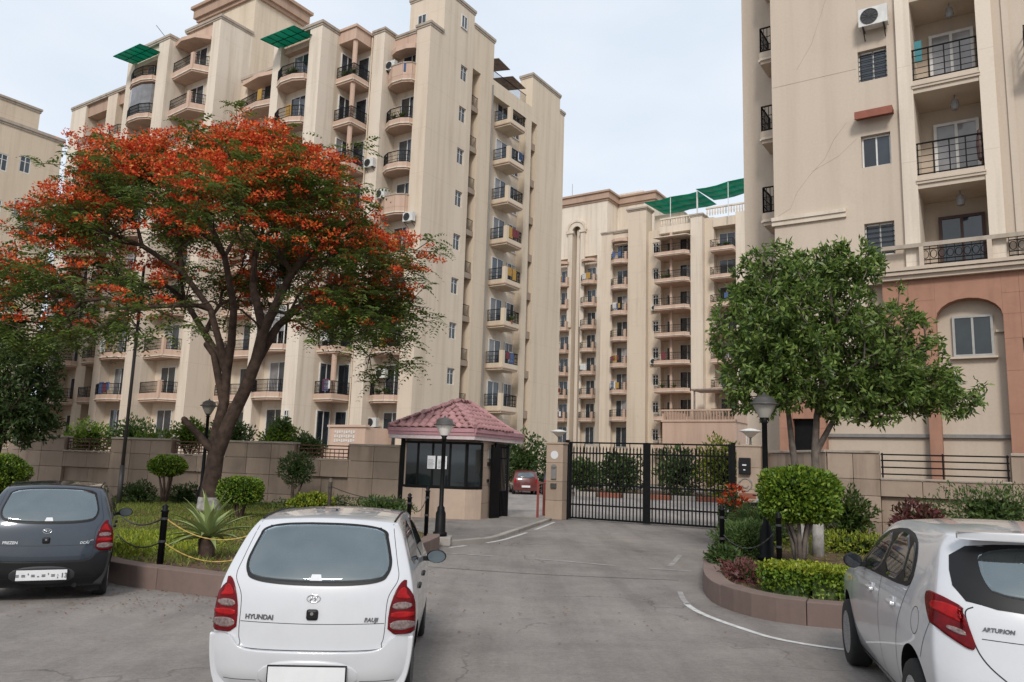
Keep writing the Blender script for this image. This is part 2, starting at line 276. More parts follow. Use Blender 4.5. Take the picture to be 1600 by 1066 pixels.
def kerb(name, pts, label_name, h=0.29, wd=0.27, per=3, side=1, mat='kerb_stone'):
    """kerb stones one by one along the line; side: which side is the bed"""
    root = put(name, None); root['kind'] = 'structure'
    fine = resample(pts, 0.36); inner = offset(fine, wd * side)
    for i in range(0, len(fine) - 1, per):
        j = min(i + per, len(fine) - 1)
        if j == i: break
        A = fine[i:j + 1]; B = inner[i:j + 1]; k = len(A); mb = MB(); g = 0.004
        da = (A[1] - A[0]).normalized() * g; A = [A[0] + da] + A[1:-1] + [A[-1] - (A[-1] - A[-2]).normalized() * g]; B = [B[0] + da] + B[1:-1] + [B[-1] - (B[-1] - B[-2]).normalized() * g]
        hh = h + random.uniform(-.006, .008); V = [(p.x, p.y, -.05) for p in A] + [(p.x, p.y, hh) for p in A] + [(p.x, p.y, hh) for p in B] + [(p.x, p.y, -.05) for p in B]
        F = []
        for r_ in range(3): F += [(r_ * k + a, r_ * k + a + 1, (r_ + 1) * k + a + 1, (r_ + 1) * k + a) for a in range(k - 1)]
        F += [(0, k, 2 * k, 3 * k), (k - 1, 4 * k - 1, 3 * k - 1, 2 * k - 1)]
        mb.add(V, F).build('kerb_stone', MAT[mat], root, bevel=0.012)
    return root
kerb('kerb_left', KL, '', per=4, side=1); kerb('kerb_right', KR, '', per=4, side=1)
bedL = offset(KL, 0.26); bedR = offset(KR, 0.26)
def lumpy(name, poly, z, mat, amp=0.05, n=60):
    xs = [p[0] for p in poly]; ys = [p[1] for p in poly]; bm = bmesh.new()
    f = bm.faces.new([bm.verts.new((p[0], p[1], z)) for p in poly]); bmesh.ops.triangulate(bm, faces=[f])
    for it in range(7):
        es = [e for e in bm.edges if e.calc_length() > 0.9]
        if not es: break
        bmesh.ops.subdivide_edges(bm, edges=es, cuts=1); bmesh.ops.triangulate(bm, faces=bm.faces[:])
    for v in bm.verts:
        if not v.is_boundary: v.co.z += amp * (math.sin(v.co.x * 1.3 + 1) * math.cos(v.co.y * 1.1) + 0.4 * random.uniform(-1, 1))
    me = bpy.data.meshes.new(name); bm.to_mesh(me); bm.free(); me.materials.append(mat)
    me.polygons.foreach_set('use_smooth', [True] * len(me.polygons)); return struct(put(name, me))
BL = [(p.x, p.y) for p in bedL] + [(-1.75, 17.6), (-3.0, 20.5), (-3.4, 25.0), (-20.0, 29.2), (-24, 23)]
BR = [(p.x, p.y) for p in bedR] + [(16, 17.2), (8.5, 20.65), (7.5, 23.8), (5.9, 22.0)]
lumpy('planting_bed_left', BL, 0.24, MAT['soil'], 0.05); lumpy('planting_bed_right', BR, 0.24, MAT['soil'], 0.05)
# raised apron in front of the guard booth, edged with pale stones
AP = [(-1.42, 17.55), (-0.4, 18.9), (1.0, 24.3), (1.5, 26.3), (-0.6, 26.6), (-3.2, 24.6), (-2.7, 20.5), (-1.9, 17.9)]
struct(MB().prism([(a, b) for a, b in AP], 0.0, 0.075).build('pavement', MAT['apron'], bevel=0.01))
kerb('pavement_edge', [Vector((p[0], p[1], 0)) for p in catmull([(-1.38, 17.5, 0), (-0.36, 18.86, 0), (.35, 21.4, 0), (1.06, 24.3, 0), (1.5, 26.2, 0)], 8)], '', .088, .16, 4, 1, 'concrete')
def line(name, pts, wd, mat, z=0.005, gaps=()):
    P = [Vector((p[0], p[1], 0)) for p in pts]; P = catmull(P, 5); A = offset(P, wd / 2); B = offset(P, -wd / 2); mb = MB()
    for i in range(len(P) - 1):
        if any(a <= i <= b for a, b in gaps): continue
        mb.add([(A[i].x, A[i].y, z), (A[i + 1].x, A[i + 1].y, z), (B[i + 1].x, B[i + 1].y, z), (B[i].x, B[i].y, z)], [(0, 1, 2, 3)])
    return struct(mb.build(name, mat))
line('road_marking', [(3.3, 16.4), (2.98, 14.6), (2.72, 12.6), (2.56, 11.6), (2.52, 10.9), (2.60, 10.3), (2.80, 9.65), (3.09, 9.04), (3.69, 8.61), (4.8, 8.2), (7, 7.7)], 0.085, MAT['white_line'], gaps=((0, 17),))
line('road_marking', [(2.66, 12.2), (2.57, 11.6), (2.53, 11.1)], 0.08, MAT['faint_line'])
line('road_marking', [(3.75, 17.2), (3.35, 15.9), (3.12, 15.2)], 0.10, MAT['faint_line'])
line('road_marking', [(-1.2, 17.2), (-0.25, 18.8), (0.3, 20.5), (0.95, 23.0), (1.55, 25.6)], 0.09, MAT['white_line'], gaps=((2, 3), (12, 13)))
line('road_seam', [(-1.3, 16.2), (0.6, 15.7), (2.4, 14.9), (3.4, 14.6)], 0.12, MAT['faint_line'], 0.005, ((3, 4), (9, 10))); line('road_seam', [(-1.8, 14.2), (0.5, 13.6), (2.9, 13.4)], 0.022, MAT['gap'], 0.004)
line('road_seam', [(-0.2, 21.8), (1.0, 22.3), (2.1, 23.5)], 0.09, MAT['faint_line'], 0.005)
for i in range(12): 
    a = i / 12.0; line('road_marking', [(1.0 + a * .5, 24.0 + a * 2.2), (1.02 + a * .5, 24.05 + a * 2.2)], 0.04, MAT['faint_line'], 0.005) if i < 2 else None

# ---------------------------------------------------------------- building kit
ROT = R(-33.5)
def seg_strip(mb, path, z0, z1, th, mi=0):
    for (a, b) in zip(path, path[1:]):
        mb.extr([(-th / 2, z0), (th / 2, z0), (th / 2, z1), (-th / 2, z1)], (a[0], a[1], 0), (b[0], b[1], 0), mi=mi)
def balcony(parent, poly, path, mats, rail=0.72, band=0.62, solid=False, name='balcony', posts=(), gap=0.105, trim=True):
    """template at z = 0 (slab underside); poly closed outline, path the free edge"""
    mb = MB().prism(poly, 0.0, 0.2)
    if trim:
        cx = sum(p[0] for p in poly) / len(poly); cy = sum(p[1] for p in poly) / len(poly)
        seg_strip(mb, path, 0.12, 0.2, 0.16, 1)
    seg_strip(mb, path, 0.2, band, 0.1)
    o = mb.build(name, mats, parent)
    if solid:
        s = MB(); seg_strip(s, path, band + .001, band + rail * .9, 0.12); seg_strip(s, path, band + rail * .9, band + rail * .9 + .09, 0.2, 1)
        child(o, s.build('parapet', [MAT['peach'], MAT['coping']], o))
    else:
        r_ = MB()
        for (a, b) in zip(path, path[1:]):
            A, B = Vector((a[0], a[1], 0)), Vector((b[0], b[1], 0)); L = (B - A).length; n = max(1, int(L / gap))
            for zz, w in ((band + rail, .032), (band + .06, .024), (band + rail * .62, .015), (band + rail * .3, .015)):
                r_.tube([A + Vector((0, 0, zz)), B + Vector((0, 0, zz))], w, 4)
            for i in range(n + 1):
                p = A + (B - A) * (i / n); r_.tube([p + Vector((0, 0, band)), p + Vector((0, 0, band + rail))], .026 if i in (0, n) else .014, 4, cap=False)
        child(o, r_.build('railing', MAT['dark_rail'], o))
    for (px, py, w, h, round_) in posts:
        c = MB().lathe([(w, .2), (w, h)], 12, (px, py, 0)) if round_ else MB().box(px - w, px + w, py - w, py + w, .2, h)
        child(o, c.build('column', mats[0], o, smooth=False))
    return o
def stack(tmpl, parent, zs):
    """move the template to the first height, copy it to the others"""
    out = []
    for i, z in enumerate(zs):
        o = tmpl if i == 0 else copy_tree(tmpl, parent); l = o.location; o.location = (l[0], l[1], z); out.append(o)
    return out
def opening(parent, name, w, h, loc, rz=0.0, frame='white_frame', glass='glass', leaves=2, bar=0.06, transom=False, bars=False, sill=False):
    """door or window whose outer face looks along local -y; loc = lower middle"""
    mb = MB(); d0, d1 = -.05, .03
    mb.box(-w / 2, -w / 2 + bar, d0, d1, 0, h).box(w / 2 - bar, w / 2, d0, d1, 0, h).box(-w / 2 + bar, w / 2 - bar, d0, d1, h - bar, h).box(-w / 2 + bar, w / 2 - bar, d0, d1, 0, bar)
    lw = (w - 2 * bar) / leaves
    for i in range(1, leaves): x = -w / 2 + bar + i * lw; mb.box(x - bar * .45, x + bar * .45, d0 + .008, d1, bar, h - bar)
    if transom: mb.box(-w / 2 + bar, w / 2 - bar, d0 + .012, d1, h * .66, h * .66 + bar * .7)
    o = mb.build(name, MAT[frame], parent, loc, rz)
    for i in range(leaves):
        x = -w / 2 + bar + (i + .5) * lw; q = lw / 2 - .004
        child(o, MB().box(x - q, x + q, -.012, .0, bar - .01, h - bar + .01).build('pane', MAT[glass if (i + int(w * 10)) % 3 else ('curtain_glass' if glass == 'glass' and random.random() < .45 else glass)], o))
    if bars:
        g = MB()
        for i in range(6): g.tube([(-w / 2, -.07, h * (i + .7) / 6.4), (w / 2, -.07, h * (i + .7) / 6.4)], .011, 4)
        for x in (-w / 2 + .05, 0, w / 2 - .05): g.tube([(x, -.075, .02), (x, -.075, h - .02)], .009, 4)
        child(o, g.build('window_bars', MAT['dark_rail'], o))
    if sill: child(o, MB().box(-w / 2 - .08, w / 2 + .08, -.12, .03, -.06, -.002).build('sill', MAT['cream_near'], o))
    return o
def wallbox(parent, x0, x1, y0, y1, z0, z1, mat='cream', name='wall'):
    return MB().box(x0, x1, y0, y1, z0, z1).build(name, MAT[mat], parent)
def cap(parent, x0, x1, y0, y1, z, h=.2, o=.1, mat='coping', name='coping'):
    return MB().box(x0 - o, x1 + o, y0 - o, y1 + o, z + .002, z + h).box(x0 - o * .5, x1 + o * .5, y0 - o * .5, y1 + o * .5, z - .14, z - .001, 0).build(name, MAT[mat], parent)
AC_MESH = {}
def ac_unit(label, world_loc, rz, group='air conditioner outdoor units'):
    if not AC_MESH:
        b = MB().box(-.42, .42, -.15, .15, 0, .6); AC_MESH['body'] = b.mesh('casing', MAT['ac_white'])
        g = MB().lathe([(0, -.162), (.07, -.164), (.07, -.158), (.235, -.158), (.24, -.17), (.262, -.17), (.262, -.152)], 20, (-.1, 0, .3), axis='y')
        for i in range(6): t = i * math.pi / 6; g.tube([(-.1 - .24 * math.cos(t), -.168, .3 - .24 * math.sin(t)), (-.1 + .24 * math.cos(t), -.168, .3 + .24 * math.sin(t))], .006, 4)
        AC_MESH['fan'] = g.mesh('fan_grille', MAT['dark_grille'])
        k = MB()
        for x in (-.3, .3): k.box(x - .02, x + .02, -.17, .28, -.04, -.003).add([(x - .015, -.13, -.03), (x + .015, -.13, -.03), (x + .015, .27, -.3), (x - .015, .27, -.3), (x - .015, -.1, -.03), (x + .015, -.1, -.03), (x + .015, .27, -.27), (x - .015, .27, -.27)], [(0, 1, 2, 3), (4, 7, 6, 5), (0, 3, 7, 4), (1, 5, 6, 2)])
        AC_MESH['bracket'] = k.mesh('bracket', MAT['dark_grille'])
    t = thing('air_conditioner', label, 'air conditioner', world_loc, rz, group)
    put('casing', AC_MESH['body'], t); put('fan_grille', AC_MESH['fan'], t); put('bracket', AC_MESH['bracket'], t); return t
def loc2world(root, p):
    c, s = math.cos(root.rotation_euler[2]), math.sin(root.rotation_euler[2]); l = root.location
    return (l[0] + c * p[0] - s * p[1], l[1] + s * p[0] + c * p[1], l[2] + p[2])

# ---------------------------------------------------------------- the tall cream tower beside the booth
T1 = thing('apartment_tower', 'tall cream apartment tower with stepped wings and rows of railed balconies behind the flame tree', 'building', (-6.2, 49.0, 0), ROT)
ZK = lambda k: 5.35 + 3.12 * (k - 1)
def w1(s0, s1, t0, t1, z0, z1, mat='cream'): return wallbox(T1, -s1, -s0, t0, t1, z0, z1, mat)
def cap1(s0, s1, t0, t1, z, **k): return cap(T1, -s1, -s0, t0, t1, z, **k)
# right-hand (road side) face
w1(0, 1.2, 0, 3.5, 0, 31.2); w1(0, 1.2, 4.3, 4.9, 0, 31.2)
zs = 0.0
for k in range(0, 9):
    zlo = ZK(k) + 1.55; w1(0.004, 1.2, 3.5, 4.3, zs, zlo); zs = zlo + 1.12
    w1(.22, 1.2, 3.5, 4.3, zlo, zs, 'cream_shaded'); opening(T1, 'window', .78, 1.1, (-.14, 3.9, zlo + .01), R(90), transom=True, leaves=2, bar=.04)
w1(0.004, 1.2, 3.5, 4.3, zs, 31.2)
w1(1.2, 1.8, 0.8, 7.5, 0, 31.2, 'cream'); w1(1.2, 1.8, 12.3, 17.4, 0, 31.2)
w1(0, 1.2, 5.9, 7.5, 0, 33.55, 'cream_warm'); w1(0, 1.2, 4.9, 5.9, 30.2, 33.55, 'cream_warm'); w1(1.2, 3.2, 4.9, 7.5, 31.2, 33.55)
w1(0.003, 3.2, 1.4, 4.9, 31.2, 34.5); cap1(0, 3.2, 1.4, 4.9, 34.5); cap1(0, 1.2, 0, 1.3, 31.2, h=.18); cap1(0, 3.2, 4.95, 7.5, 33.55)
wn_ = opening(T1, 'window', .8, .75, (-2.0, 1.37, 32.4), 0); opening(T1, 'window', .7, 1.0, (.03, 3.6, 32.6), R(90))
for k in range(1, 9): 
    w1(.12, 1.2, 4.9, 5.9, ZK(k) - .1, ZK(k) + .3, 'cream_shaded'); w1(.15, 1.2, 13.1, 13.95, ZK(k) - .1, ZK(k) + .5, 'cream_shaded')
lr = MB()
for i in range(8): lr.tube([(-.2, 4.92 + i * .135, 0), (-.2, 4.92 + i * .135, .8)], .014, 4)
lr.tube([(-.2, 4.9, .8), (-.2, 5.9, .8)], .022, 4); lr.tube([(-.2, 4.9, .05), (-.2, 5.9, .05)], .02, 4)
l0 = lr.build('slot_railing', MAT['dark_rail'], T1); stack(l0, T1, [ZK(k) + .3 for k in range(1, 9)])
w1(0, 1.2, 12.3, 13.1, 0, 30.6, 'cream_warm'); w1(0, 1.2, 13.95, 17.6, 0, 33.4, 'cream_warm'); w1(0, 1.2, 13.1, 13.95, 29.4, 33.4, 'cream_warm'); cap1(0, 1.2, 13.1, 17.6, 33.4)
w1(0.003, 1.2, 17.6, 18.4, 0, 32.1, 'cream_warm'); cap1(0, 1.2, 17.7, 18.4, 32.1)
w1(0, 1.8, 7.5, 12.3, 29.3, 30.5, 'cream_warm')
tr = MB(); pth = [(-.1, 7.5), (-.1, 12.3)]
for i in range(36): y = 7.55 + i * .133; tr.tube([(-.1, y, 30.5), (-.1, y, 31.3)], .013, 4)
tr.tube([(-.1, 7.5, 31.3), (-.1, 12.3, 31.3)], .03, 4); tr.build('terrace_railing', MAT['dark_rail'], T1)
for (a, b, z, q) in ((7.7, 9.3, 32.5, .25), (9.7, 11.6, 31.9, .2)): MB().add([(.3, a, z - q), (.3, b, z - q - .2), (-2.2, b, z), (-2.2, a, z + .2), (.3, a, z - q - .04), (.3, b, z - q - .24), (-2.2, b, z - .04), (-2.2, a, z + .16)], [(0, 1, 2, 3), (7, 6, 5, 4), (0, 4, 5, 1), (1, 5, 6, 2), (2, 6, 7, 3), (3, 7, 4, 0)]).build('shed_roof', MAT['tin'], T1)
P = [(-.6, 8.75), (.85, 8.75), (.85, 10.75), (-.2, 10.75)]
w1(.6, 1.8, 7.5, 12.3, 0, 29.3)
sb = balcony(T1, [(-.7, 8.75), (.85, 8.75), (.85, 10.75), (-.7, 10.75)], P, [MAT['cream_warm'], MAT['peach']], posts=((.74, 8.86, .15, 1.42, False),), rail=.85, band=.5)
stack(sb, T1, [ZK(k) for k in range(0, 9)])
for k in range(0, 9):
    opening(T1, 'balcony_door', 1.5, 2.2, (-.57, 9.7, ZK(k) + .21), R(90), leaves=2); opening(T1, 'balcony_door', 1.1, 2.2, (-.57, 11.6, ZK(k) + .21), R(90), leaves=2)
# main bodies
w1(1.8, 17.2, 1.6, 17.4, 0, 31.2); w1(17.2, 39, 3.4, 17.4, 0, 31.0)
# bay A and corner
w1(1.2, 3.45, .3, 1.6, 30.25, 31.2, 'peach'); cap1(1.3, 3.45, .3, 1.2, 31.2, h=.15)
w1(3.45, 4.5, -.8, 1.6, 0, 31.35, 'cream_light'); cap1(3.45, 4.5, -.8, 1.5, 31.35, h=.16)
def bulge(s0, s1, t, d): return [(-s0, t), (-s0 - .08, t - d * .55), (-s0 - (s1 - s0) * .3, t - d), (-s0 - (s1 - s0) * .7, t - d), (-s1 + .08, t - d * .55), (-s1, t)]
PA = bulge(1.2, 3.45, .15, .65); w1(1.2, 3.45, .75, 1.6, 0, 30.2)
a0 = balcony(T1, PA + [(-3.45, 1.6), (-1.2, 1.6)], PA, [MAT['peach'], MAT['cream_light']], rail=.8, band=.52); stack(a0, T1, [ZK(k) for k in (1, 2, 3, 4, 6, 7)])
a1 = balcony(T1, PA + [(-3.45, 1.6), (-1.2, 1.6)], PA, [MAT['peach'], MAT['cream_light']], rail=.9, band=.52, solid=True); stack(a1, T1, [ZK(5), ZK(8)])
for k in range(0, 9): opening(T1, 'balcony_door', 1.6, 2.4, (-2.15, .72, ZK(k) + .21), 0, leaves=2)
CAN = MB().prism([(p[0] * 1.0, p[1] * .8 + .1) for p in PA] + [(-3.4, 1.4), (-1.25, 1.4)], 29.75, 30.1).build('canopy', MAT['peach'], T1)
# bay B: re-entrant corner balconies on a round column
w1(4.5, 6.3, .4, 1.6, 0, 31.0); w1(4.5, 6.3, -.6, .4, 0, 30.3); PB = [(-4.7, .4), (-4.7, -2.3), (-6.3, -2.3)]
b0 = balcony(T1, PB + [(-6.3, .4)], PB, [MAT['peach'], MAT['cream_light']], rail=.8, band=.5, posts=((-4.95, -2.05, .17, 3.12, True),)); stack(b0, T1, [ZK(k) for k in range(1, 9)])
MB().prism(PB + [(-6.3, .4)], 30.3, 31.15).prism([(-4.6, .4), (-4.6, -2.4), (-6.3, -2.4), (-6.3, .4)], 31.16, 31.34).build('canopy', MAT['peach'], T1)
for k in range(0, 9): opening(T1, 'balcony_door', 1.1, 2.4, (-5.45, -.63, ZK(k) + .21), 0, leaves=1, bar=.07); opening(T1, 'balcony_door', 1.2, 2.4, (-6.27, -1.45, ZK(k) + .21), R(90), leaves=2)
# wing C
w1(6.3, 11.2, -2.5, 1.6, 0, 31.1); w1(6.3, 7.5, -3.9, -2.5, 0, 31.1, 'cream_light'); w1(10.4, 11.2, -3.9, -2.5, 0, 31.1, 'cream_light'); w1(7.5, 10.4, -3.6, -2.5, 30.0, 31.1, 'peach'); cap1(6.3, 11.2, -3.9, 1.6, 31.1)
PC = bulge(7.5, 10.4, -3.65, .75); w1(7.5, 10.4, -3.15, -2.5, 0, 30.0)
c0 = balcony(T1, PC + [(-10.4, -2.5), (-7.5, -2.5)], PC, [MAT['peach'], MAT['cream_light']], rail=.8, band=.5); stack(c0, T1, [ZK(k) for k in range(1, 9)])
for k in range(0, 9): opening(T1, 'balcony_door', 1.8, 2.4, (-8.85, -3.18, ZK(k) + .21), 0, leaves=2)
for k in (2, 3):   # glazed-in balconies low on wing C
    g = MB()
    for (a, b) in zip(PC[1:-1], PC[2:-1]):
        for i in range(3): x = a[0] + (b[0] - a[0]) * i / 2; y = a[1] + (b[1] - a[1]) * i / 2; g.tube([(x, y, ZK(k) + .5), (x, y, ZK(k) + 3.0)], .035, 4)
        for zz in (1.3, 2.2, 3.0): g.tube([(a[0], a[1], ZK(k) + zz), (b[0], b[1], ZK(k) + zz)], .03, 4)
    gl = g.build('glazing_frame', MAT['white_frame'], T1); q = MB()
    for (a, b) in zip(PC[1:-1], PC[2:-1]): q.add([(a[0], a[1] + .02, ZK(k) + 1.3), (b[0], b[1] + .02, ZK(k) + 1.3), (b[0], b[1] + .02, ZK(k) + 3.0), (a[0], a[1] + .02, ZK(k) + 3.0)], [(0, 1, 2, 3)])
    q.build('pane', MAT['curtain_glass'], gl)
# recess D
w1(11.2, 17.2, -1.4, 1.6, 0, 30.5); w1(11.2, 12.4, -2.0, -1.4, 0, 30.5); w1(16.4, 17.2, -2.0, -1.4, 0, 30.5); cap1(11.2, 17.1, -2.0, 1.6, 30.5)
PD = [(-12.4, -1.9), (-12.4, -2.5), (-14.2, -2.8), (-16.4, -2.5), (-16.4, -1.9)]
d0 = balcony(T1, PD + [(-16.4, -1.4), (-12.4, -1.4)], PD, [MAT['peach'], MAT['cream_light']], rail=.75, band=.55, posts=((-12.55, -2.4, .14, 1.3, False),)); stack(d0, T1, [ZK(k) for k in range(1, 9)])
MB().prism(PD + [(-16.4, -1.4), (-12.4, -1.4)], 29.7, 30.0).build('canopy', MAT['peach'], T1)
for k in range(0, 9): opening(T1, 'balcony_door', 1.8, 2.4, (-14.2, -1.43, ZK(k) + .21), 0, leaves=2)
# wing with bay E, lift core with brown cornice
w1(17.2, 24.5, -1.4, 3.4, 0, 38.1, 'cream_warm'); w1(17.2, 18.2, -4.3, -1.4, 0, 34.7, 'cream_light'); w1(18.2, 21.6, -3.3, -1.4, 0, 34.7); w1(18.2, 21.6, -4.2, -3.3, 33.4, 34.7, 'peach'); cap1(17.2, 21.6, -4.3, -1.45, 34.7)
MB().box(-24.7, -17.0, -1.6, 3.6, 37.9, 38.2).box(-24.9, -16.8, -1.8, 3.8, 38.2, 39.0).box(-25.1, -16.6, -2.0, 4.0, 39.0, 39.25).build('cornice', MAT['terracotta_band'], T1)
w1(18.2, 21.6, -3.95, -3.3, 0, 33.1)
PE = [(-18.2, -4.2), (-18.9, -5.25), (-21.6, -5.05)]
e0 = balcony(T1, PE + [(-21.6, -3.3), (-18.2, -3.3)], PE, [MAT['peach'], MAT['cream_light']], rail=.8, band=.6, posts=((-18.95, -5.15, .15, 1.5, False),)); stack(e0, T1, [ZK(k) for k in range(1, 10)])
MB().prism([(-18.2, -3.3), (-18.2, -4.4), (-19.0, -5.2), (-20.4, -5.4), (-21.6, -5.1), (-21.6, -3.3)][::-1], 33.1, 33.4).build('canopy', MAT['peach'], T1)
for k in range(0, 10): opening(T1, 'balcony_door', 1.8, 2.4, (-19.9, -3.98, ZK(k) + .21), 0, leaves=2)
# wing with bay F
w1(21.6, 27.2, -4.2, -1.4, 0, 33.7); w1(24.5, 27.2, -1.4, 3.4, 0, 33.7); w1(21.6, 23.0, -5.6, -4.2, 0, 33.7, 'cream_light'); w1(26.2, 27.2, -5.6, -4.2, 0, 33.7, 'cream_light'); w1(23.0, 26.2, -5.4, -4.2, 32.4, 33.7); cap1(21.6, 27.2, -5.6, -1.5, 33.7)
PF = bulge(23.0, 26.2, -5.4, .75); w1(23.0, 26.2, -4.85, -4.2, 0, 32.4)
f0 = balcony(T1, PF + [(-26.2, -4.2), (-23.0, -4.2)], PF, [MAT['peach'], MAT['cream_light']], rail=.8, band=.5); stack(f0, T1, [ZK(k) for k in range(1, 10)])
for k in range(0, 10): opening(T1, 'balcony_door', 1.8, 2.4, (-24.5, -4.88, ZK(k) + .21), 0, leaves=2)
g = MB().prism([(p[0], p[1] + .02) for p in PF], ZK(8) + .52, ZK(8) + 2.9); g.build('glazing', MAT['curtain_glass'], T1)
# far-left bays G
w1(27.2, 39, -2.8, 3.4, 0, 32.4); w1(27.2, 28.2, -3.9, -2.8, 0, 32.4); w1(31.5, 33, -3.9, -2.8, 0, 32.4); w1(36.5, 39, -3.9, -2.8, 0, 32.4, 'cream_light'); w1(28.2, 36.5, -3.7, -2.8, 31.2, 32.4, 'terracotta_band'); cap1(27.3, 39, -3.9, 3.4, 32.4)
for (a, b) in ((28.2, 31.5), (33.0, 36.5)):
    PG = bulge(a, b, -3.7, 1.1); g0 = balcony(T1, PG + [(-b, -2.8), (-a, -2.8)], PG, [MAT['peach'], MAT['cream_light']], rail=.8, band=.5); stack(g0, T1, [ZK(k) for k in range(1, 9)])
    for k in range(0, 9): opening(T1, 'balcony_door', 1.7, 2.2, (-(a + b) / 2, -2.83, ZK(k) + .21), 0, leaves=2)
def awning(name, parent, x0, x1, y, z, out=1.5, drop=.55, mat='green_sheet'):
    mb = MB(); n = 5
    for i in range(n):
        a = x0 + (x1 - x0) * i / n; b = x0 + (x1 - x0) * (i + 1) / n - .02
        mb.add([(a, y, z), (b, y, z), (b, y - out, z - drop), (a, y - out, z - drop), (a, y, z - .03), (b, y, z - .03), (b, y - out, z - drop - .03), (a, y - out, z - drop - .03)], [(0, 1, 2, 3), (7, 6, 5, 4), (0, 4, 5, 1), (1, 5, 6, 2), (2, 6, 7, 3), (3, 7, 4, 0)])
    o = mb.build(name, MAT[mat], parent); fr = MB()
    for i in range(n + 1): a = x0 + (x1 - x0) * i / n; fr.tube([(a, y, z - .05), (a, y - out, z - drop - .05)], .022, 4)
    fr.tube([(x0, y - out * .5, z - drop * .5 - .06), (x1, y - out * .5, z - drop * .5 - .06)], .022, 4); child(o, fr.build('awning_frame', MAT['dark_rail'], o)); return o
awning('awning', T1, -10.7, -7.3, -3.7, 30.55, 1.8, .15); awning('awning', T1, -26.5, -22.8, -5.45, 32.8, 1.8, .15)
MB().tube([(-12.0, .5, 31.0), (-28.5, 2.0, 40.0)], .02, 4) if False else None
MB().tube([(-24.0, -3, 33.8), (-27.6, -3.4, 37.6)], .025, 4).build('antenna', MAT['steel_pole'], T1)
for (s_, t_, z_) in ((3.0, 8, 0), (6.0, 6, 0), (13.0, 9, 0)):
    MB().lathe([(.55, 31.2), (.58, 31.8), (.55, 32.4), (.3, 32.6), (0, 32.65)], 12, (-s_, t_, 0)).build('water_tank', MAT['black_plastic'], T1)
MB().tube([(-4.55, -.86, 3), (-4.55, -.86, 31)], .05, 6).build('drain_pipe', MAT['cream_warm'], T1); MB().tube([(.06, 7.45, 1), (.06, 7.45, 30)], .05, 6).build('drain_pipe', MAT['grey_pipe'], T1)
# garden-level terraces behind the wall
MB().box(-4.6, -1.5, -2.4, -2.25, 1.2, 3.7).box(-1.65, -1.5, -2.25, .0, 1.2, 3.7).box(-4.7, -1.4, -2.5, -2.15, 3.702, 3.84).build('terrace_parapet', MAT['peach'], T1)
jl = MB()
for i in range(9):
    for j in range(3): jl.box(-4.1 + i * .2, -3.97 + i * .2, -2.43, -2.402, 2.75 + j * .27 + .03 * ((i * 7 + j) % 3), 2.95 + j * .27)
jl.build('jali_screen', MAT['white_frame'], T1)
CL = [plain('cloth_%s' % n_, c_, .9) for n_, c_ in (('maroon', (.16, .03, .04)), ('white', (.6, .6, .58)), ('blue', (.06, .10, .22)), ('mustard', (.38, .22, .05)))]
def clutter(root, x, y, z, w, along='x'):
    k = random.random()
    if k < .34:
        n_ = random.randint(1, 3)
        for q in range(n_):
            c = x + (random.uniform(-.5, .5) * w if along == 'x' else 0); d = y + (random.uniform(-.5, .5) * w if along == 'y' else 0); a, b = (random.uniform(.15, .32), .025) if along == 'x' else (.025, random.uniform(.15, .32))
            MB().box(c - a, c + a, d - b, d + b, z + random.uniform(.05, .35), z + random.uniform(.8, .95)).build('hung_cloth', random.choice(CL), root)
    elif k < .58:
        for q in range(random.randint(1, 3)):
            c = x + (random.uniform(-.5, .5) * w if along == 'x' else 0); d = y + .2 + (random.uniform(-.5, .5) * w if along == 'y' else 0); put('potted_plant', PLANT, root, (c, d, z - .1), random.uniform(0, 6))
_P = []
for q in range(60): a = random.uniform(0, 6.28); _P.append((.06 * math.cos(a), .06 * math.sin(a), .22, a, random.uniform(.3, 1.3), random.uniform(.2, .55)))
_mb = MB().lathe([(.09, 0), (.13, .24), (.12, .24), (0, .22)], 8)
for (a, b, c, d, e, f) in _P: A = Vector((a, b, c)); D = Vector((math.cos(d) * math.cos(e), math.sin(d) * math.cos(e), math.sin(e))); S_ = Vector((-math.sin(d), math.cos(d), 0)) * .035; _mb.add([A, A + D * f * .5 + S_, A + D * f, A + D * f * .5 - S_], [(0, 1, 2, 3)], 1)
PLANT = _mb.mesh('potted_plant', [MAT['terracotta'], MAT['mid_leaf']])
for k in range(1, 9):
    clutter(T1, -2.3, -.5, ZK(k) + .5, 1.0); clutter(T1, -5.5, -2.33, ZK(k) + .5, 1.2); clutter(T1, -8.95, -4.38, ZK(k) + .5, 1.2); clutter(T1, -20.2, -5.2, ZK(k) + .55, 1.8); clutter(T1, .87, 9.7, ZK(k) + .5, 1.2, 'y'); clutter(T1, -14.2, -2.8, ZK(k) + .5, 1.6); clutter(T1, -24.6, -6.13, ZK(k) + .5, 1.6)
opening(T1, 'window', .5, 1.1, (-6.9, -3.92, 3.6), 0, leaves=2, transom=True)
for (lab, p, r_) in (('white AC unit on the top balcony of the tower, beside the peach parapet', (-3.1, -.35, ZK(8) + 1.25), 0),
                     ('white AC unit bracketed on the tower just below the third balcony row from the top', (-3.95, -.98, ZK(6) + .35), 0),
                     ('white AC unit on the tower beside the lower peach parapet near the red blossoms', (-3.2, -.5, ZK(5) + 1.3), 0),
                     ('white AC unit alone on the plain tower wall above the blossoms', (-.75, -.32, ZK(4) + 2.5), 0),
                     ('white AC unit on the lowest tower balcony behind the booth roof', (-2.95, .3, ZK(1) + 1.7), 0),
                     ('white AC unit above the white lattice parapet behind the boundary wall', (-3.2, .0, ZK(0) + 1.6), 0)):
    ac_unit(lab, loc2world(T1, p), ROT + r_)
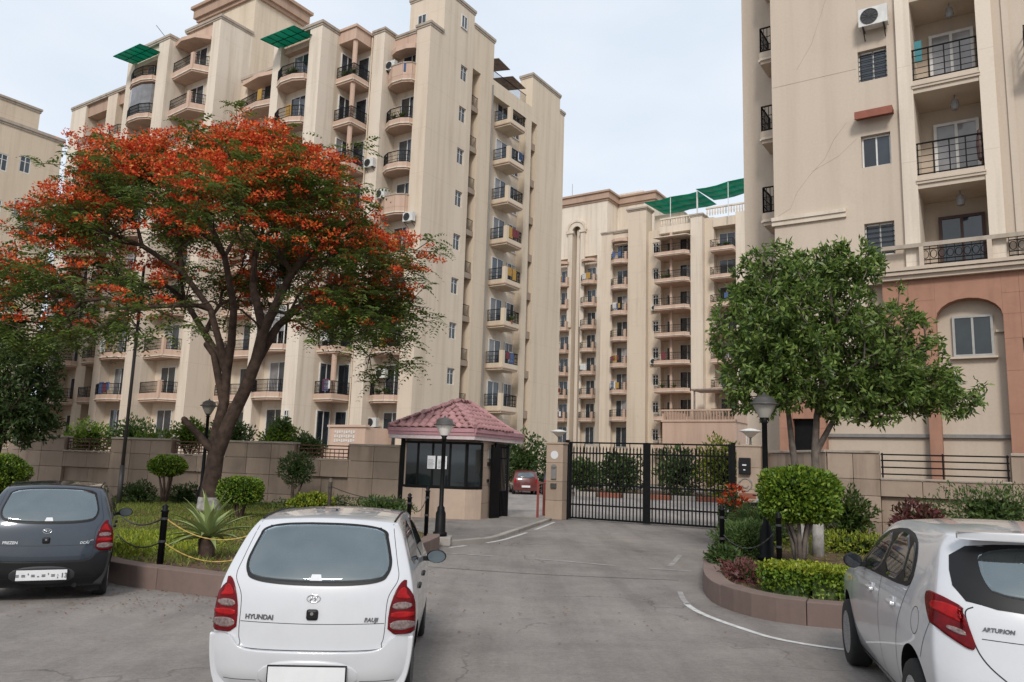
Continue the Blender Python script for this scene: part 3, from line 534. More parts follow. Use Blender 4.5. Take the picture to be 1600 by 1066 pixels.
# ---------------------------------------------------------------- far tower seen over the gate
T3 = thing('apartment_tower', 'distant cream apartment tower over the gate with arched niche and green rooftop shade', 'building', (12.43, 88.0, 0), ROT)
Z3 = lambda k: 6.75 + 3.03 * (k - 1)
def w3(a, b, t0, t1, z0, z1, mat='cream_light'): return wallbox(T3, a, b, t0, t1, z0, z1, mat)
w3(-32, -6.9, 11.2, 24, 0, 37.0, 'cream_light'); w3(-6.9, -1.6, 13.2, 24, 0, 37.0)
for (a, b) in ((-32, -14.4), (-12.4, -12.05), (-10.75, -10.45), (-8.3, -6.9)): w3(a, b, 10.0, 11.2, 0, 37.0)
w3(-12.4, -8.3, 10.0, 11.2, 28.9, 33.2) if False else w3(-14.4, -12.4, 10.0, 11.2, 29.6, 37.0); w3(-10.45, -8.3, 10.0, 11.2, 29.6, 37.0); w3(-12.05, -10.75, 10.0, 11.2, 34.4, 37.0)
w3(-11.62, -11.18, 10.35, 11.2, 0, 33.6)
ar = MB()
for i in range(14):
    t0, t1 = math.pi * i / 14, math.pi * (i + 1) / 14; c = -11.4
    for (r0, r1, y0) in ((.66, 1.25, 9.72), (1.25, 1.55, 9.6)):
        A = [(c + r_ * math.cos(t), y, 33.3 + r_ * math.sin(t)) for y in (y0, 10.0) for r_, t in ((r0, t0), (r1, t0), (r1, t1), (r0, t1))]
        ar.add(A, [(0, 1, 2, 3), (0, 4, 5, 1), (3, 2, 6, 7), (1, 5, 6, 2), (0, 3, 7, 4)])
for c in (-12.35, -10.45): ar.box(c - .32, c + .32, 9.75, 10.0, 20, 33.2).box(c - .5, c + .5, 9.6, 10.0, 33.0, 33.35)
ar.build('arch_moulding', MAT['cream_light'], T3)
for (x0, x1, y0, y1) in ((-32, -6.9, 10, 24), (-6.9, -1.6, 13.2, 24)):
    MB().box(x0 - .15, x1 + .15, y0 - .15, y1, 37.0, 37.25).box(x0 - .35, x1 + .35, y0 - .35, y1, 37.25, 38.1).box(x0 - .55, x1 + .55, y0 - .55, y1, 38.1, 38.35).build('cornice', MAT['terracotta_band'], T3)
MB().box(-8, -4, 15, 20, 38.0, 39.5).build('roof_room', MAT['cream_light'], T3)
for (a, b) in ((-14.4, -12.4), (-10.45, -8.3)):
    w3(a, b, 10.5, 11.2, 0, 29.6)
    PP = [(a, 10.0), (a + .1, 9.35), (a + .7, 8.95), (b - .7, 8.95), (b - .1, 9.35), (b, 10.0)]
    q = balcony(T3, PP + [(b, 11.2), (a, 11.2)], PP, [MAT['peach'], MAT['cream_light']], rail=.75, band=.55, posts=((b - .2, 9.4, .16, 1.35, False),), gap=.2); stack(q, T3, [7.3 + 3.04 * (k - 1) for k in range(1, 8)])
    MB().prism(PP + [(b, 10.01), (a, 10.01)], 28.7, 29.05).build('canopy', MAT['peach'], T3)
    for k in range(0, 8): opening(T3, 'balcony_door', 1.3, 2.3, ((a + b) / 2 + .1, 10.47, 7.3 + 3.04 * (k - 1) + .21), 0, leaves=2)
# middle column block
w3(-2.6, 16, 1.3, 14, 0, 28.6, 'cream'); w3(-2.6, -1.15, 0, 1.3, 0, 29.0, 'cream'); w3(1.0, 3.25, -.4, 1.3, 0, 31.2, 'cream'); cap(T3, 1.0, 3.25, -.4, 1.3, 31.2, .2, .2); w3(3.25, 3.75, 0.3, 1.3, 0, 28.6, 'cream'); w3(4.5, 4.75, .3, 1.3, 0, 28.6, 'cream')
w3(-1.15, 1.0, 0.1, 1.3, 28.2, 29.0, 'cream'); cap(T3, -2.6, .9, 0, 1.2, 29.0, .15, .12)
zs = 0
for k in range(0, 8):
    zz = Z3(k) + 1.0; w3(3.75, 4.5, .303, 1.3, zs, zz, 'cream'); zs = zz + 1.25; opening(T3, 'window', .74, 1.22, (4.12, .45, zz + .01), 0, transom=True, bar=.08); w3(3.75, 4.5, .7, 1.3, zz, zs, 'cream_shaded')
w3(3.75, 4.5, .303, 1.3, zs, 28.6, 'cream')
w3(-1.15, 1.0, .55, 1.3, 0, 28.2, 'cream')
PM = [(-1.15, .1), (-1.05, -.5), (-.5, -.9), (.4, -.9), (.9, -.5), (1.0, .1)]
q = balcony(T3, PM + [(1.0, 1.3), (-1.15, 1.3)], PM, [MAT['peach'], MAT['cream_light']], rail=.75, band=.55, posts=((.75, -.5, .15, 1.4, False),), gap=.2); stack(q, T3, [Z3(k) for k in range(1, 8)])
MB().prism(PM + [(1.0, .2), (-1.15, .2)], 27.6, 27.95).build('canopy', MAT['peach'], T3)
for k in range(0, 8): opening(T3, 'balcony_door', 1.4, 2.3, (-.05, .52, Z3(k) + .21), 0, leaves=2)
# wide balconies
w3(8.55, 9.9, -.5, 1.3, 0, 29.4, 'cream_light'); cap(T3, 8.55, 9.9, -.5, 1.3, 29.4, .18, .12); w3(9.9, 10.9, .3, 1.3, 0, 29.2, 'cream'); w3(13.3, 16, .3, 1.3, 0, 29.4, 'cream_light'); w3(4.75, 8.55, -.1, 1.3, 28.0, 28.8, 'cream_light'); w3(10.9, 13.3, .1, 1.3, 28.0, 29.0, 'cream')
PW = [(4.75, -.1), (4.75, -1.5), (8.2, -1.5), (8.55, -.9)]
q = balcony(T3, PW + [(8.55, 1.3), (4.75, 1.3)], PW, [MAT['peach'], MAT['cream_light']], rail=.8, band=.5, posts=((6.2, -.2, .13, 3.03, False),), gap=.2); stack(q, T3, [Z3(k) for k in range(0, 8)])
for k in range(0, 8): opening(T3, 'balcony_door', 1.7, 2.35, (7.5, 1.27, Z3(k) + .21), 0, leaves=2); opening(T3, 'balcony_door', .8, 2.1, (5.5, 1.27, Z3(k) + .21), 0, leaves=1)
MB().add([(4.7, 1.2, 27.6), (8.6, 1.2, 27.6), (8.6, -1.9, 27.1), (4.7, -1.9, 27.1), (4.7, 1.2, 27.5), (8.6, 1.2, 27.5), (8.6, -1.9, 27.0), (4.7, -1.9, 27.0)], [(0, 1, 2, 3), (7, 6, 5, 4), (0, 4, 5, 1), (1, 5, 6, 2), (2, 6, 7, 3), (3, 7, 4, 0)]).build('canopy', MAT['cream_light'], T3)
PZ = [(10.9, .1), (10.9, -.9), (13.3, -.9), (13.3, .1)]
q = balcony(T3, PZ + [(13.3, 1.3), (10.9, 1.3)], PZ, [MAT['peach'], MAT['cream_light']], rail=.8, band=.5, gap=.2); stack(q, T3, [Z3(k) for k in range(1, 8)])
for k in range(0, 8): opening(T3, 'balcony_door', 1.8, 2.35, (12.1, 1.27, Z3(k) + .21), 0, leaves=2)
for k in range(1, 8): clutter(T3, -.1, -.92, Z3(k) + .55, 1.0); clutter(T3, 6.4, -1.52, Z3(k) + .5, 2.4); clutter(T3, 12.1, -.92, Z3(k) + .5, 1.4); clutter(T3, -9.4, 8.93, 7.3 + 3.04 * (k - 1) + .55, .9); clutter(T3, -13.4, 8.93, 7.3 + 3.04 * (k - 1) + .55, .9)
# roof balustrades, green shade nets on posts
bl = MB(); 
for (x0, x1, y) in ((4.8, 8.5, -.1), (10.0, 15.9, .3)):
    z = 28.85 if x0 < 9 else 29.45
    n = int((x1 - x0) / .3)
    for i in range(n): bl.lathe([(.06, z), (.1, z + .3), (.05, z + .75)], 6, (x0 + .15 + i * .3, y + .1, 0))
    bl.box(x0, x1, y, y + .22, z + .75, z + .92)
bl.build('balustrade', MAT['cream_light'], T3)
def net(x0, x1, y0, y1, z0, z1, z2):
    mb = MB(); n = 6
    for i in range(n):
        for j in range(3):
            f = lambda a, b: (x0 + (x1 - x0) * a / n, y0 + (y1 - y0) * b / 3, z0 + (z2 - z0) * a / n + (z1 - z0) * b / 3 - .18 * math.sin(math.pi * ((a * 1.7 + b) % 1)))
            mb.add([f(i, j), f(i + 1, j), f(i + 1, j + 1), f(i, j + 1)], [(0, 1, 2, 3)])
    o = mb.build('shade_net', MAT['green_sheet'], T3, smooth=True); so = o.modifiers.new('thick', 'SOLIDIFY'); so.thickness = .02
    p = MB()
    for x in (x0 + .1, (x0 + x1) / 2, x1 - .1): MB().tube([(x, y0 + .1, 28.6), (x, y0 + .1, z0 + (z2 - z0) * (x - x0) / (x1 - x0))], .05, 6).build('net_post', MAT['white_frame'], o)
    return o
net(2.6, 9.2, .2, 6.5, 32.2, 32.6, 32.5); net(9.2, 16.4, -.6, 5.5, 32.4, 33.0, 33.0)
w3(3.2, 6.8, 2.2, 5, 28.6, 31.0, 'cream_light'); MB().lathe([(.6, 38.4), (.6, 39.3), (.2, 39.6), (.03, 39.7), (.03, 41.5)], 10, (-14, 13, 0)).build('roof_finial', MAT['grey_pipe'], T3)
# low terrace block with balustrade
w3(8.2, 15.5, -7.5, -.6, 0, 6.3, 'peach'); MB().box(8.1, 15.6, -7.6, -7.35, 6.3, 6.5).box(8.1, 15.6, -7.6, -7.35, 7.35, 7.5).box(8.1, 8.3, -7.35, -.6, 6.3, 7.5).box(15.4, 15.6, -7.6, -.6, 6.3, 7.5).build('terrace_parapet', MAT['peach'], T3)
tb = MB()
for i in range(24): tb.box(8.4 + i * .29, 8.55 + i * .29, -7.55, -7.42, 6.5, 7.35)
tb.build('balustrade', MAT['terracotta_band'], T3)
MB().box(10.2, 15.2, -5, -2, 9.6, 9.75).box(10.4, 10.55, -4.8, -4.65, 6.3, 9.6).box(14.8, 14.95, -4.8, -4.65, 6.3, 9.6).build('terrace_shed', MAT['tin'], T3); opening(T3, 'window', .7, 1.1, (15.53, -4, 4.3), R(90))
ac_unit('small white AC unit on the distant tower, upper of the two', loc2world(T3, (4.2, .05, Z3(5) + .35)), ROT); ac_unit('small white AC unit on the distant tower, lower of the two', loc2world(T3, (4.1, .05, Z3(3) + .35)), ROT)

# ---------------------------------------------------------------- tower at the right edge
T4 = thing('apartment_tower', 'near cream apartment tower with sandstone base, arch and railed balcony bay at the edge', 'building', (12.95, 22.0, 0), ROT)
def w4(a, b, t0, t1, z0, z1, mat='cream_near'): return wallbox(T4, a, b, t0, t1, z0, z1, mat)
TOP = 34.0
w4(-5.23, 8, 1.5, 12, 0, TOP); w4(-5.23, -2.5, 0, .3, 3.9, 7.6); w4(-5.23, -2.5, 0, 1.5, 7.6, TOP); w4(-1.65, -1.36, 0, 1.5, 7.6, TOP); w4(1.2, 8, 0, 1.5, 7.6, TOP)
w4(-2.5, -1.36, 0.22, 1.5, 3.9, 7.4) if False else None
zs = 7.6
for k in range(0, 6):
    zlo = 8.5 + 2.88 * k; w4(-2.5, -1.65, .003, 1.5, zs, zlo); zs = zlo + 1.05; w4(-2.5, -1.65, .5, 1.5, zlo, zs, 'cream_shaded')
    opening(T4, 'window', .84, 1.03, (-2.075, .2, zlo + .01), 0, leaves=2, bar=.05, bars=(k != 1), frame='white_frame')
w4(-2.5, -1.65, .003, 1.5, zs, TOP)
w4(-1.36, -.95, -.14, 1.5, 7.6, TOP, 'cream_light'); w4(.8, 1.2, -.14, 1.5, 7.6, TOP, 'cream_light'); w4(1.45, 1.62, -.06, 0, 7.6, TOP, 'cream_near')
w4(-5.23, -1.36, 0, 1.5, 7.25, 7.399) if False else None
MB().box(-2.6, -1.52, -.42, 0, 12.98, 13.1).box(-2.6, -1.52, -.42, -.36, 12.86, 12.98).build('window_shade', MAT['red_shade'], T4)
for k in range(0, 8):
    z = 7.75 + 3.06 * k
    if k:
        MB().box(-.95, .8, -.1, 1.5, z - .42, z).box(-.98, .83, -.16, -.1, z - .28, z - .2).box(-.98, .83, -.19, -.1, z - .2, z - .15).build('balcony_slab', MAT['cream_near'], T4)
        r_ = MB()
        for zz, w in ((1.02, .026), (.82, .012), (.62, .012), (.42, .012), (.22, .012), (.05, .02)): r_.tube([(-.95, -.05, z + zz), (.8, -.05, z + zz)], w, 6)
        for i in range(5): x = -.92 + i * 1.69 / 4; r_.tube([(x, -.05, z), (x, -.05, z + 1.02)], .018, 6)
        r_.build('railing', MAT['dark_rail'], T4)
    dw = opening(T4, 'balcony_door', 1.25, 2.1, (.06, 1.42, z + .02), 0, leaves=2, bar=.09, frame='white_frame' if k else 'brown_wood', glass='curtain_glass' if k > 0 else 'glass')
    la = MB().lathe([(.02, z + 2.75), (.02, z + 2.5), (.1, z + 2.48), (.13, z + 2.3), (.1, z + 2.18), (0, z + 2.14)], 10, (.1, .6, 0)).lathe([(.09, z + 2.75), (.09, z + 2.72)], 10, (.1, .6, 0)); la.build('ceiling_lamp', MAT['grey_pipe'], T4)
# ledge over the sandstone storey
for i, (a, b) in enumerate(((-2.0, -.95), (.8, 8))): pass
MB().box(-2.05, 8, -.3, 1.5, 7.6, 7.92).box(-2.1, 8, -.4, -.3, 7.72, 7.82).box(-2.1, 8, -.45, -.3, 7.84, 7.94).build('ledge', MAT['cream_near'], T4)
MB().box(-2.0, 8, -.32, -.2, 8.54, 8.66).build('ledge_rail', MAT['coping'], T4)
fr = MB()
for x0, x1 in ((-.93, .78), (1.25, 4)):
    for zz in (8.02, 8.14, 8.46): fr.tube([(x0, -.26, zz), (x1, -.26, zz)], .018, 5)
    n = int((x1 - x0) / .2)
    for i in range(n + 1):
        x = x0 + (x1 - x0) * i / n; fr.tube([(x, -.26, 7.95), (x, -.26, 8.54)], .012, 4)
        if i < n: fr.tube([(x + .1 + .085 * math.cos(a), -.26, 8.30 + .12 * math.sin(a)) for a in [j * math.pi / 5 for j in range(11)]], .012, 4)
fr.build('railing', MAT['black_metal'], T4); w4(-2.0, -.95, -.32, -.2, 7.42, 8.0, 'cream_near') if False else None
for x in (-.93, .79): MB().box(x - .06, x + .06, -.33, -.19, 7.94, 8.54).build('rail_post', MAT['cream_near'], T4)
# ground storey: recessed cream wall, sandstone arch and columns of separate slabs
w4(-5.23, 8, .3, 1.5, 0, 7.6); 
def slab(x0, x1, z0, z1, y0=-.12, y1=.3, mat='sandstone'): return MB().box(x0 + .002, x1 - .002, y0, y1, z0 + .002, z1 - .002).build('stone_slab', MAT[mat], T4, bevel=.003)
for (c, w, sp) in ((.17, .83, 6.38), (3.2, .83, 6.38)):
    n = 10; e = .56
    for i in range(n):
        a0, a1 = math.pi * i / n, math.pi * (i + 1) / n; x0, x1 = c + w * math.cos(a1), c + w * math.cos(a0); za, zb = sp + e * math.sin(a1), sp + e * math.sin(a0)
        V = [(x, y, z) for y in (-.12, .3) for x, z in ((x0, za), (x1, zb), (x1, 7.6), (x0, 7.6))]
        MB().add(V, [(0, 1, 2, 3), (7, 6, 5, 4), (0, 4, 5, 1), (1, 5, 6, 2), (2, 6, 7, 3), (3, 7, 4, 0)]).build('stone_slab', MAT['sandstone'], T4)
for (a, b) in ((-2.05, -1.36), (-1.36, -.66)):
    for z0, z1 in ((5.6, 6.3), (6.3, 6.95), (6.95, 7.6)): slab(a, b, z0, z1)
for z0, z1 in ((0, 1.2), (1.2, 2.4), (2.4, 3.6), (3.6, 4.8), (4.8, 5.7), (5.7, 6.4), (6.4, 7.0), (7.0, 7.6)):
    slab(1.0, 1.42, z0, z1); slab(1.42, 1.95, z0, z1) if z0 > 5.6 else None; slab(-.98, -.66, z0, z1, -.06) if z0 < 5.6 else None
for z0, z1 in ((5.7, 6.4), (6.4, 7.0), (7.0, 7.6)): slab(1.95, 2.37, z0, z1); slab(4.03, 5.0, z0, z1)
MB().box(.80, 1.0, .2, .3, 5.95, 6.02).build('string_course', MAT['cream_near'], T4); MB().box(-3.8, -.98, .2, .3, 2.95, 3.05).box(-.66, 1.0, .2, .3, 2.95, 3.05).build('string_course', MAT['grey_pipe'], T4)
opening(T4, 'window', 1.02, 1.2, (.23, .26, 5.28), 0, leaves=2, bar=.065, frame='grey_frame', glass='booth_glass', sill=True)
# entrance at the left: sandstone piers round a dark doorway
MB().box(-4.8, -4.1, .24, .3, 0, 3.5).build('door', MAT['black_metal'], T4); 
for z0, z1 in ((0, 1.0), (1.0, 2.1), (2.1, 3.2), (3.2, 3.9)): slab(-5.2, -4.8, z0, z1, -.05, .3); slab(-4.1, -3.8, z0, z1, -.05, .3)
slab(-4.8, -4.1, 3.5, 4.2, -.02, .3)
MB().box(-5.3, -3.0, -.09, 0, 9.85, 10.0).box(-5.3, -3.0, -.14, 0, 10.0, 10.12).build('moulding', MAT['cream_light'], T4)
ck = MB().tube([(-2.9, -.002, 13.0), (-3.3, -.002, 12.5), (-3.6, -.002, 11.9), (-4.1, -.002, 11.4), (-4.5, -.002, 10.9), (-4.7, -.002, 10.4), (-5.1, -.002, 10.2)], .0045, 4).tube([(-2.6, -.002, 12.4), (-3.2, -.002, 11.9), (-4.0, -.002, 11.55)], .004, 4); ck.build('wall_crack', MAT['coping'], T4); MB().tube([(-5.2, -.002, 14.75), (-2.55, -.002, 14.75)], .006, 4).tube([(-3.1, -.002, 20), (-3.4, -.002, 17.5), (-3.9, -.002, 16.0), (-4.4, -.002, 15.2)], .004, 4).build('wall_crack', MAT['coping'], T4)
# set-back wing with small balconies
w4(-7.0, -5.23, 2.6, 10, 0, TOP)
qb = [(-6.0, 2.6), (-6.0, 1.5), (-5.25, 1.5)]
q = balcony(T4, [(-6.0, 2.6), (-6.0, 1.5), (-5.25, 1.5), (-5.25, 2.6)], qb, [MAT['cream_near'], MAT['cream_light']], rail=.95, band=.45, gap=.12); stack(q, T4, [7.35 + 3.06 * k for k in range(0, 6)])
ac_unit('white AC unit under a barred window high on the near tower', loc2world(T4, (-1.95, -.3, 15.9)), ROT)
MB().lathe([(.02, 0), (.07, .1), (.09, .5), (.05, .95), (0, 1.0)], 8).build('folded_parasol', MAT['brown_wood'], T4, (.7, .02, 11.0))
MB().box(-.1, .1, -.02, .02, 0, .7).build('hung_towel', plain('teal_cloth', (0.06, 0.22, 0.25), .9), T4, (-.8, .4, 14.7))
MB().box(1.95, 2.9, -.75, 0, 13.4, 13.5).build('balcony_slab', MAT['cream_near'], T4)
r_ = MB()
for zz in (.05, .3, .55, .8, 1.02): r_.tube([(1.95, 0, 13.5 + zz), (1.95, -.72, 13.5 + zz), (2.9, -.72, 13.5 + zz)], .02, 5)
for x, y in ((1.95, -.72), (2.2, -.72), (2.5, -.72), (1.95, -.35)): r_.tube([(x, y, 13.5), (x, y, 14.55)], .018, 5)
r_.build('railing', MAT['dark_rail'], T4)

# ---------------------------------------------------------------- tower at the left edge
T2 = thing('apartment_tower', 'plain cream apartment block with small four-pane windows at the far left', 'building', (-32.8, 50.0, 0), ROT)
wallbox(T2, -14, -.15, -12, 1.95, 0, 22.9, 'cream_warm')
for (a, b) in ((-12, -2.0), (-1.3, -.6), (.1, 1.95)): wallbox(T2, -.15, 0, a, b, 0, 22.9, 'cream_warm')
for c in (-1.65, -.25):
    zs = 0
    for k in range(0, 7):
        zlo = 1.2 + 3.1 * k - .18 + (.0 if c < -1 else .3); wallbox(T2, -.15, -.003, c - .35, c + .35, zs, zlo, 'cream_warm'); zs = zlo + 1.15
        opening(T2, 'window', .68, 1.13, (-.07, c, zlo + .01), R(90), leaves=2, transom=True, bar=.05)
    wallbox(T2, -.15, -.003, c - .35, c + .35, zs, 22.9, 'cream_warm')
cap(T2, -14, 0, -12, 1.95, 22.9, .2, .12); wallbox(T2, -8, -.8, -3.2, .6, 22.9, 24.8, 'cream_warm'); cap(T2, -8, -.8, -3.2, .6, 24.8, .15, .12); wallbox(T2, -9, -1.5, -8, -3.4, 22.9, 26.5, 'cream_warm')
awning('awning', T2, -3.2, -.2, -3.3, 25.2, 1.4, .4)
MB().box(0, .5, -.05, .55, 15.6, 16.2).build('hood', MAT['dark_grille'], T2)
ac_unit('boxy AC unit on the plain block at the far left, beside the flame tree', loc2world(T2, (.25, .2, 16.9)), ROT + R(90))
# ---------------------------------------------------------------- boundary walls, booth, gate
def stone_wall(name, label, loc, rz, cols, rows, top, thick, rails, recess, mirror, mat='wall_stone'):
    """cols: distances along the wall; rails: ranges with a railed opening above z = rows[-2]; recess: ranges whose lower rows sit back"""
    root = thing(name, label, 'wall', loc, rz); sg = -1 if mirror else 1
    inr = lambda a, b, rs: any(r0 - .01 <= a and b <= r1 + .01 for r0, r1 in rs)
    core = MB()
    for a, b in zip(cols, cols[1:]):
        zt = rows[-2] - .02 if inr(a, b, rails) else top - .02
        core.box(sg * a, sg * b, .20, .36, 0, zt)
        for i, (z0, z1) in enumerate(zip(rows, rows[1:])):
            if i == len(rows) - 2 and inr(a, b, rails): continue
            y = .13 if inr(a, b, recess) and i < 2 else 0.0; y += random.uniform(-.004, .004); x0, x1 = sorted((sg * a, sg * b))
            MB().box(x0 + .006, x1 - .006, y, .199 if y < .1 else .2, z0 + .006, z1 - .006).build('stone_panel', MAT[mat], root, bevel=.006)
    core.build('wall_core', MAT['coping'], root)
    runs = []
    for a, b in zip(cols, cols[1:]):
        k = inr(a, b, rails)
        if runs and runs[-1][2] == k: runs[-1][1] = b
        else: runs.append([a, b, k])
    for a, b, k in runs:
        x0, x1 = sorted((sg * a, sg * b)); zt = rows[-2] if k else top
        MB().box(x0, x1, -.04, .40, zt + .002, zt + (.05 if k else .07)).build('coping', MAT['coping'], root, bevel=.01)
        if k:
            r_ = MB(); n = max(2, int((b - a) / 1.0))
            for f in (.22, .48, .74, .97): r_.box(x0 + .02, x1 - .02, .13, .17, zt + (top - zt) * f - .018, zt + (top - zt) * f + .018)
            for i in range(n + 1): x = x0 + .06 + (x1 - x0 - .12) * i / n; r_.box(x - .02, x + .02, .09, .129, zt + .05, top + .02)
            for i in range(int((b - a) / .16)): x = x0 + .1 + i * .16; r_.box(x - .008, x + .008, .172, .188, zt + .05, zt + (top - zt) * .74) if mirror else None
            r_.build('railing', MAT['rust_metal'] if mirror else MAT['dark_rail'], root)
    return root
stone_wall('boundary_wall', 'long brown stone boundary wall with railed gaps behind the flame tree bed', (-3.45, 25.05, 0), R(-14.5),
           [0, .9, 1.77, 2.76, 3.75, 4.6, 5.5, 6.4, 7.4, 8.45, 9.3, 10.1, 10.93, 11.9, 12.92, 13.9, 14.9, 15.4, 16.4, 17.4, 18.6, 20, 21.4], [0, .58, 1.2, 1.74, 2.22], 2.22, .36, [(1.77, 3.75), (6.4, 8.45), (10.93, 12.92), (15.4, 16.4)], [(1.77, 3.75), (6.4, 8.45), (10.93, 12.92)], True)
stone_wall('boundary_wall', 'grey-brown stone boundary wall with long black railing in front of the sandstone base', (8.4, 20.7, 0), R(-28),
           [0, .62, 1.25, 2.2, 3.15, 4.1, 5.1, 6.2, 7.4], [0, .65, 1.3, 1.72, 2.38], 2.38, .36, [(1.25, 4.1)], [(1.25, 4.1)], False, 'wall_stone')
stone_wall('boundary_wall', 'short stone wall between the lantern pillar and the railed wall', (7.95, 24.1, 0), math.atan2(-3.4, .45), [0, 1.1, 2.2, 3.35], [0, .8, 1.6, 2.38], 2.38, .3, [], [], False)
struct(MB().prism([(-3.6, 25.6), (-20, 29.9), (-19, 34), (-2.6, 29.8)][::-1], 0.0, 1.35).build('garden_terrace', MAT['soil']))

# guard booth
B = thing('guard_booth', 'small guard booth with wraparound dark glass and pink tiled hip roof', 'booth')
FP = [(-3.35, 25.0), (-1.28, 24.46), (-0.80, 24.78), (-0.42, 26.0), (-0.1, 27.2), (-2.7, 28.0)]
def edge_panels(a, b, z0, z1, n, mat, name, th=.12, gap=.004):
    a, b = Vector((*a, 0)), Vector((*b, 0))
    for i in range(n):
        p, q = a + (b - a) * (i / n), a + (b - a) * ((i + 1) / n); d = (q - p).normalized() * gap
        MB().extr([(0, z0 + gap), (-th, z0 + gap), (-th, z1 - gap), (0, z1 - gap)], p + d, q - d).build(name, MAT[mat], B, bevel=.005)
for i in (0, 1): edge_panels(FP[i], FP[i + 1], .05, .98, 3 if i == 0 else 1, 'booth_stone', 'stone_panel')
for z0, z1 in ((.05, .55), (.55, 1.1), (1.1, 1.65), (1.65, 2.2), (2.2, 2.62)): edge_panels(FP[2], FP[3], z0, z1, 2, 'booth_stone', 'stone_panel')
MB().prism([(x * .97 - .06, 26.2 + (y - 26.2) * .9) for x, y in FP], .02, .97).prism([(x * .97 - .06, 26.2 + (y - 26.2) * .9) for x, y in FP], 2.42, 2.6).build('floor_and_ceiling', MAT['booth_stone'], B)
for i in (3, 4, 5):
    a, b = FP[i], FP[(i + 1) % 6]; MB().extr([(0, .05), (-.12, .05), (-.12, 2.6), (0, 2.6)], (*a, 0), (*b, 0)).build('wall', MAT['booth_stone'], B)
def glazing(a, b, fr):
    A, Bv = Vector((*a, 0)), Vector((*b, 0)); m = MB()
    for f in fr: p = A + (Bv - A) * f; d = (Bv - A).normalized() * .03; m.extr([(.01, 1.0), (-.06, 1.0), (-.06, 2.42), (.01, 2.42)], p - d, p + d)
    for z in (1.0, 2.36): m.extr([(.012, z), (-.062, z), (-.062, z + .07), (.012, z + .07)], A, Bv)
    o = m.build('window_frame', MAT['black_metal'], B)
    for f0, f1 in zip(fr, fr[1:]): MB().extr([(-.02, 1.06), (-.03, 1.06), (-.03, 2.37), (-.02, 2.37)], A + (Bv - A) * (f0 + .01), A + (Bv - A) * (f1 - .01)).build('pane', MAT['booth_glass'], o)
glazing(FP[0], FP[1], [.02, .24, .47, .74, .985]); glazing(FP[1], FP[2], [.03, .97])
MB().extr([(.02, 0), (-.1, 0), (-.1, 2.45), (.02, 2.45)], (-3.42, 25.02, 0.05), (-3.30, 24.98, .05)).build('corner_post', MAT['black_metal'], B)
for f, w, h, z in ((.52, .26, .4, 1.58), (.70, .32, .4, 1.58)):
    a, b = Vector((*FP[0], 0)), Vector((*FP[1], 0)); d = (b - a).normalized(); p = a + (b - a) * f
    nt = MB().extr([(.03, z), (.024, z), (.024, z + h), (.03, z + h)], p - d * w, p + d * w * .0).build('notice', MAT['paper'], B)
    tx = MB()
    for i in range(7): tx.extr([(.0318, z + .04 + i * .038), (.0312, z + .04 + i * .038), (.0312, z + .052 + i * .038), (.0318, z + .052 + i * .038)], p - d * w * .9, p - d * (w * random.uniform(.12, .35)))
    tx.build('print', MAT['letter_grey'], nt)
for z, h, w in ((1.95, .32, .2), (1.72, .12, .22), (1.2, .1, .12)):
    a, b = Vector((*FP[2], 0)), Vector((*FP[3], 0)); d = (b - a).normalized(); p = a + (b - a) * .35; MB().extr([(.05, z), (.0, z), (.0, z + h), (.05, z + h)], p, p + d * w).build('wall_fitting', MAT['grey_pipe' if h > .2 else 'black_plastic'], B)
EV = [(-3.78, 24.70), (-1.05, 23.97), (0.10, 26.5), (0.5, 27.6), (-2.6, 28.6)]
fs = MB()
for a, b in zip(EV, EV[1:] + EV[:1]):
    for (o0, o1, z0, z1, mi) in ((0, -.1, 2.50, 2.62, 1), (.03, -.1, 2.621, 2.72, 0), (.06, -.1, 2.721, 2.84, 0)): fs.extr([(o0, z0), (o1, z0), (o1, z1), (o0, z1)], (*a, 0), (*b, 0), mi=mi)
fs.prism([(x * .99, 26.2 + (y - 26.2) * .97) for x, y in EV], 2.601, 2.66, 1).build('fascia', [MAT['pink_paint'], MAT['pale_trim']], B)
APX = [Vector((-1.75, 25.95, 3.78)), Vector((-1.35, 26.6, 3.78))]
rf = MB()
EE = [Vector((x, y, 2.845)) for x, y in EV]
rf.add(EE + APX, [(0, 1, 5), (1, 2, 6, 5), (2, 3, 6), (3, 4, 6), (4, 0, 5, 6)]); roof = rf.build('roof', MAT['roof_tile'], B)
TL, TW = .40, .235
tm = MB(); n = 6; vs = []
for j, y in enumerate((0, TL)):
    for i in range(n + 1): a = math.pi * i / n; vs.append((-TW * .5 + TW * i / n, y, .035 + .055 * math.sin(a) - .028 * j))
for j, y in enumerate((0, TL)):
    for i in range(n + 1): a = math.pi * i / n; vs.append((-TW * .5 + TW * i / n, y, .005 + .048 * math.sin(a) - .028 * j))
k = n + 1
tm.add(vs, [(i, i + 1, k + i + 1, k + i) for i in range(n)] + [(2 * k + i, 3 * k + i, 3 * k + i + 1, 2 * k + i + 1) for i in range(n)] + [(i, 2 * k + i, 2 * k + i + 1, i + 1) for i in range(n)])
tile = tm.mesh('roof_tile', MAT['roof_tile'], True); ridge_m = MB()
